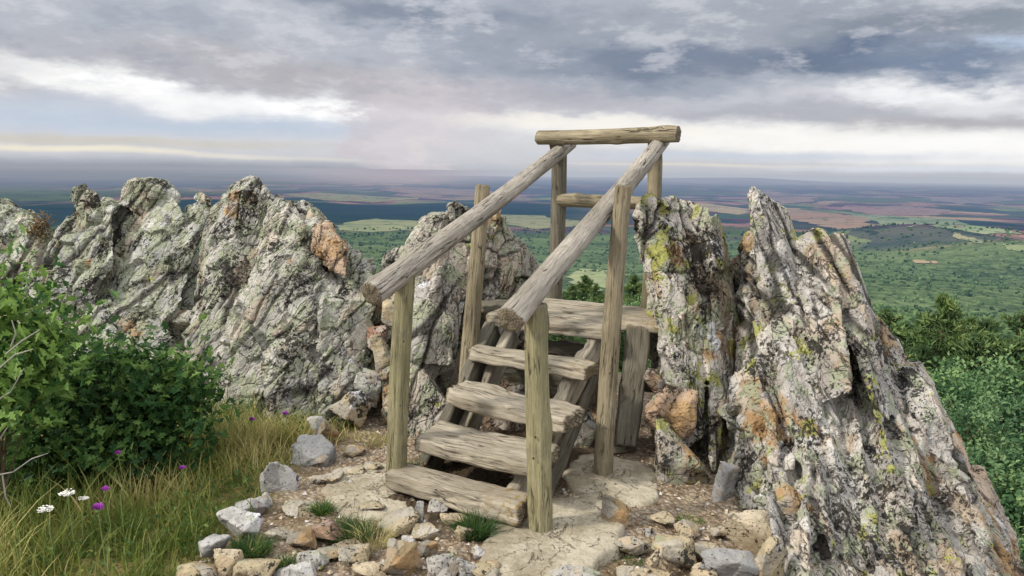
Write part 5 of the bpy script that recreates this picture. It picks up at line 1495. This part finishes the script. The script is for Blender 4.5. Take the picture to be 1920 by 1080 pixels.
# little leafy sprig on skyline at left
root = empty('dry_bush', at(78, 440, 8.6), 'small dry reddish bush on the skyline right of the farthest outcrop', 'shrub')
L_DRY = leaf_mat('dry_leaf', '#5c5238', '#7d6a48', '#a08058')
shrub(root, [(Vector((0, 0, 0)), .08, .1, .16), (Vector((.03, 0, .12)), .05, .05, .1)], 500, .035, L_DRY, 55, kind='oval')

# ------------------------------------------------------------------ sky
world = bpy.data.worlds.new('World'); sc.world = world; world.use_nodes = True
wt = world.node_tree; n = N(wt)
bg = wt.nodes['Background']
SUN_EL, SUN_AZ = R(40), R(-112)     # azimuth measured from +Y towards +X ; behind-left of the camera
sky = n.new('ShaderNodeTexSky', sky_type='NISHITA'); sky.sun_disc = False
sky.sun_elevation = SUN_EL; sky.sun_rotation = SUN_AZ
tcw = n.new('ShaderNodeTexCoord').outputs['Generated']
sx = n.new('ShaderNodeSeparateXYZ'); n.put(sx.inputs[0], tcw)
U = n.m('ARCTAN2', sx.outputs[0], sx.outputs[1]); Vv = n.m('ARCSINE', sx.outputs[2])
def azel(px, py):
    d = ray(px, py).normalized(); return math.atan2(d.x, d.y), math.asin(d.z)
cmb = n.new('ShaderNodeCombineXYZ'); n.put(cmb.inputs[0], n.m('MULTIPLY', U, 4.2)); n.put(cmb.inputs[1], n.m('MULTIPLY', Vv, 12.0))
uv = cmb.outputs[0]
wn = n.noise(uv, 2.0, 9, .62, col=True)
sw = n.new('ShaderNodeSeparateXYZ'); n.put(sw.inputs[0], wn)
Uw = n.m('ADD', U, n.m('MULTIPLY', n.m('SUBTRACT', sw.outputs[0], .5), .30))
Vw = n.m('ADD', Vv, n.m('MULTIPLY', n.m('SUBTRACT', sw.outputs[1], .5), n.ss(Vv, 0.0, .12, .008, .085)))
el = lambda y: azel(960, y)[1]
col = n.ramp(n.m('MULTIPLY', Vw, 2.0), [
    (0.0, lin('#b6b9c1')), (2 * el(300), lin('#c5c7cd')), (2 * el(250), lin('#d2d2d6')), (2 * el(200), lin('#c9c9d0')),
    (2 * el(140), lin('#bcbfc8')), (2 * el(60), lin('#b4b8c2')), (2 * el(-60), lin('#b2b7c0')), (.8, lin('#c4c8ce')), (1.0, lin('#e2e4e8'))])
def blob(px, py, wx, wy, c_, s=1.0, soft=.6, rot=0.0):
    global col
    u0, v0 = azel(px, py); ru, rv = wx / FPX, wy / FPX
    du = n.m('SUBTRACT', Uw, u0); dv = n.m('SUBTRACT', Vw, v0)
    if rot:
        c0, s0 = math.cos(rot), math.sin(rot)
        du2 = n.m('ADD', n.m('MULTIPLY', du, c0), n.m('MULTIPLY', dv, s0)); dv = n.m('SUBTRACT', n.m('MULTIPLY', dv, c0), n.m('MULTIPLY', du, s0)); du = du2
    a_ = n.m('DIVIDE', du, ru); b_ = n.m('DIVIDE', dv, rv)
    r_ = n.m('SQRT', n.m('ADD', n.m('MULTIPLY', a_, a_), n.m('MULTIPLY', b_, b_)))
    mk = n.ss(r_, 1 - soft, 1.0 + soft * .3, s, 0.0)
    col = n.mix(mk, col, lin(c_))
# broad masses (photo positions turned into directions)
blob(250, 60, 620, 90, '#b0b4bd', .8, .8)
blob(40, 130, 260, 60, '#b4b3ba', .8, .8)
blob(600, 140, 420, 50, '#b0acb0', .8, .8, -.08)
blob(1000, 90, 300, 90, '#8f97a5', .75, .8)
blob(240, 165, 330, 38, '#f6f5f3', .95, .8, -.13)
blob(490, 198, 320, 32, '#f2f2f3', .9, .9, -.08)
blob(270, 155, 60, 16, '#ffffff', .9, .7)
blob(600, 208, 85, 26, '#fdfdfd', .95, .7)
blob(60, 215, 300, 38, '#b9c6d8', .7, .9)
blob(480, 240, 420, 20, '#b7c4d6', .85, .9)
blob(150, 262, 420, 11, '#c9c4ba', .8, .9)
blob(330, 286, 420, 6, '#e9e2d2', .6, .9, -.03)
blob(130, 278, 180, 6, '#efe6d0', .7, .9)
blob(260, 318, 620, 22, '#9298a4', .95, .8)
blob(770, 250, 130, 130, '#d2cbd0', .8, .95)
blob(690, 255, 40, 100, '#c4bcc4', .5, .95)
blob(820, 240, 30, 110, '#dcd4d4', .5, .95)
blob(860, 200, 200, 60, '#c6bfc6', .6, .9)
blob(1000, 225, 220, 16, '#e4ded8', .7, .9)
# dark deck on the right
blob(1650, 30, 700, 80, '#9aa0aa', .8, .7)
blob(760, 20, 260, 26, '#7d8798', .85, .8, -.08)
blob(1400, 130, 360, 50, '#858d9c', .85, .9, .0)
blob(1230, 110, 200, 36, '#747f93', .9, .7)
blob(1560, 105, 220, 44, '#66738a', .95, .7)
blob(1800, 120, 220, 34, '#75839a', .95, .8)
blob(1720, 45, 300, 20, '#7f8794', .8, .8)
blob(1890, 75, 90, 20, '#b4c4da', .8, .8)
blob(1230, 160, 200, 20, '#8e97a6', .8, .8)
blob(1500, 160, 260, 22, '#b7bbc4', .6, .9)
blob(1740, 175, 150, 24, '#f2f2f2', .9, .8)
blob(1860, 205, 160, 24, '#dcdce0', .8, .8)
blob(1500, 215, 460, 24, '#adaeb7', .9, .8, -.05)
blob(1800, 240, 220, 18, '#a5a3a8', .8, .8)
blob(1050, 180, 220, 30, '#aaa9b2', .7, .9)
blob(1430, 262, 620, 34, '#f4f2ee', .95, .8, -.055)
blob(1150, 235, 260, 18, '#f1ede6', .85, .8, -.06)
blob(1850, 275, 260, 34, '#f4f3f2', .95, .8)
blob(1400, 292, 420, 10, '#c3cbd8', .8, .9)
blob(1300, 309, 340, 4, '#e6dccb', .5, .9)
blob(1750, 318, 340, 7, '#d4d9e2', .8, .9)
# fine cloud texture
ft = n.noise(uv, 5.5, 9, .62, .3)
col = n.mix(n.ss(ft, .38, .68, 0, .16), col, n.mix(1.0, col, (.72, .75, .80, 1), 'MULTIPLY'))
ft2 = n.noise(n.vm('ADD', uv, (4, 2, 1)), 3.4, 9, .62)
hi_ = n.ss(Vv, .05, .12)
col = n.mix(n.m('MULTIPLY', n.ss(ft2, .5, .68, 0, .5), hi_), col, lin('#d5d5da'))
col = n.mix(n.m('MULTIPLY', n.ss(ft2, .5, .32, 0, .32), hi_), col, lin('#7f8898'))
# clear-sky contribution from the physical sky (low weight under the cloud deck)
skc = n.vm('SCALE', sky.outputs[0], sc_=.07)
col = n.mix(.06, col, skc)
# overhead and behind: brighter broken deck lighting the ridge
up = n.ss(Vv, .25, .7)
back = n.ss(sx.outputs[1], .1, -.6)
k = n.m('ADD', 1.13, n.m('ADD', n.m('MULTIPLY', up, .8), n.m('MULTIPLY', back, .7)))
col = n.vm('SCALE', col, sc_=k)
n.put(bg.inputs[0], col); bg.inputs[1].default_value = 1.0

sd = bpy.data.lights.new('sun', 'SUN'); sd.energy = 3.5; sd.angle = R(6); sd.color = (1, .95, .86)
so = bpy.data.objects.new('sun', sd); COL.objects.link(so)
dirv = Vector((math.sin(SUN_AZ) * math.cos(SUN_EL), math.cos(SUN_AZ) * math.cos(SUN_EL), math.sin(SUN_EL)))
so.rotation_euler = dirv.to_track_quat('Z', 'Y').to_euler()

sc.view_settings.view_transform = 'Standard'; sc.view_settings.look = 'None'; sc.view_settings.exposure = 0
sc.cycles.max_bounces = 5
sc.cycles.diffuse_bounces = 3
sc.cycles.transparent_max_bounces = 4
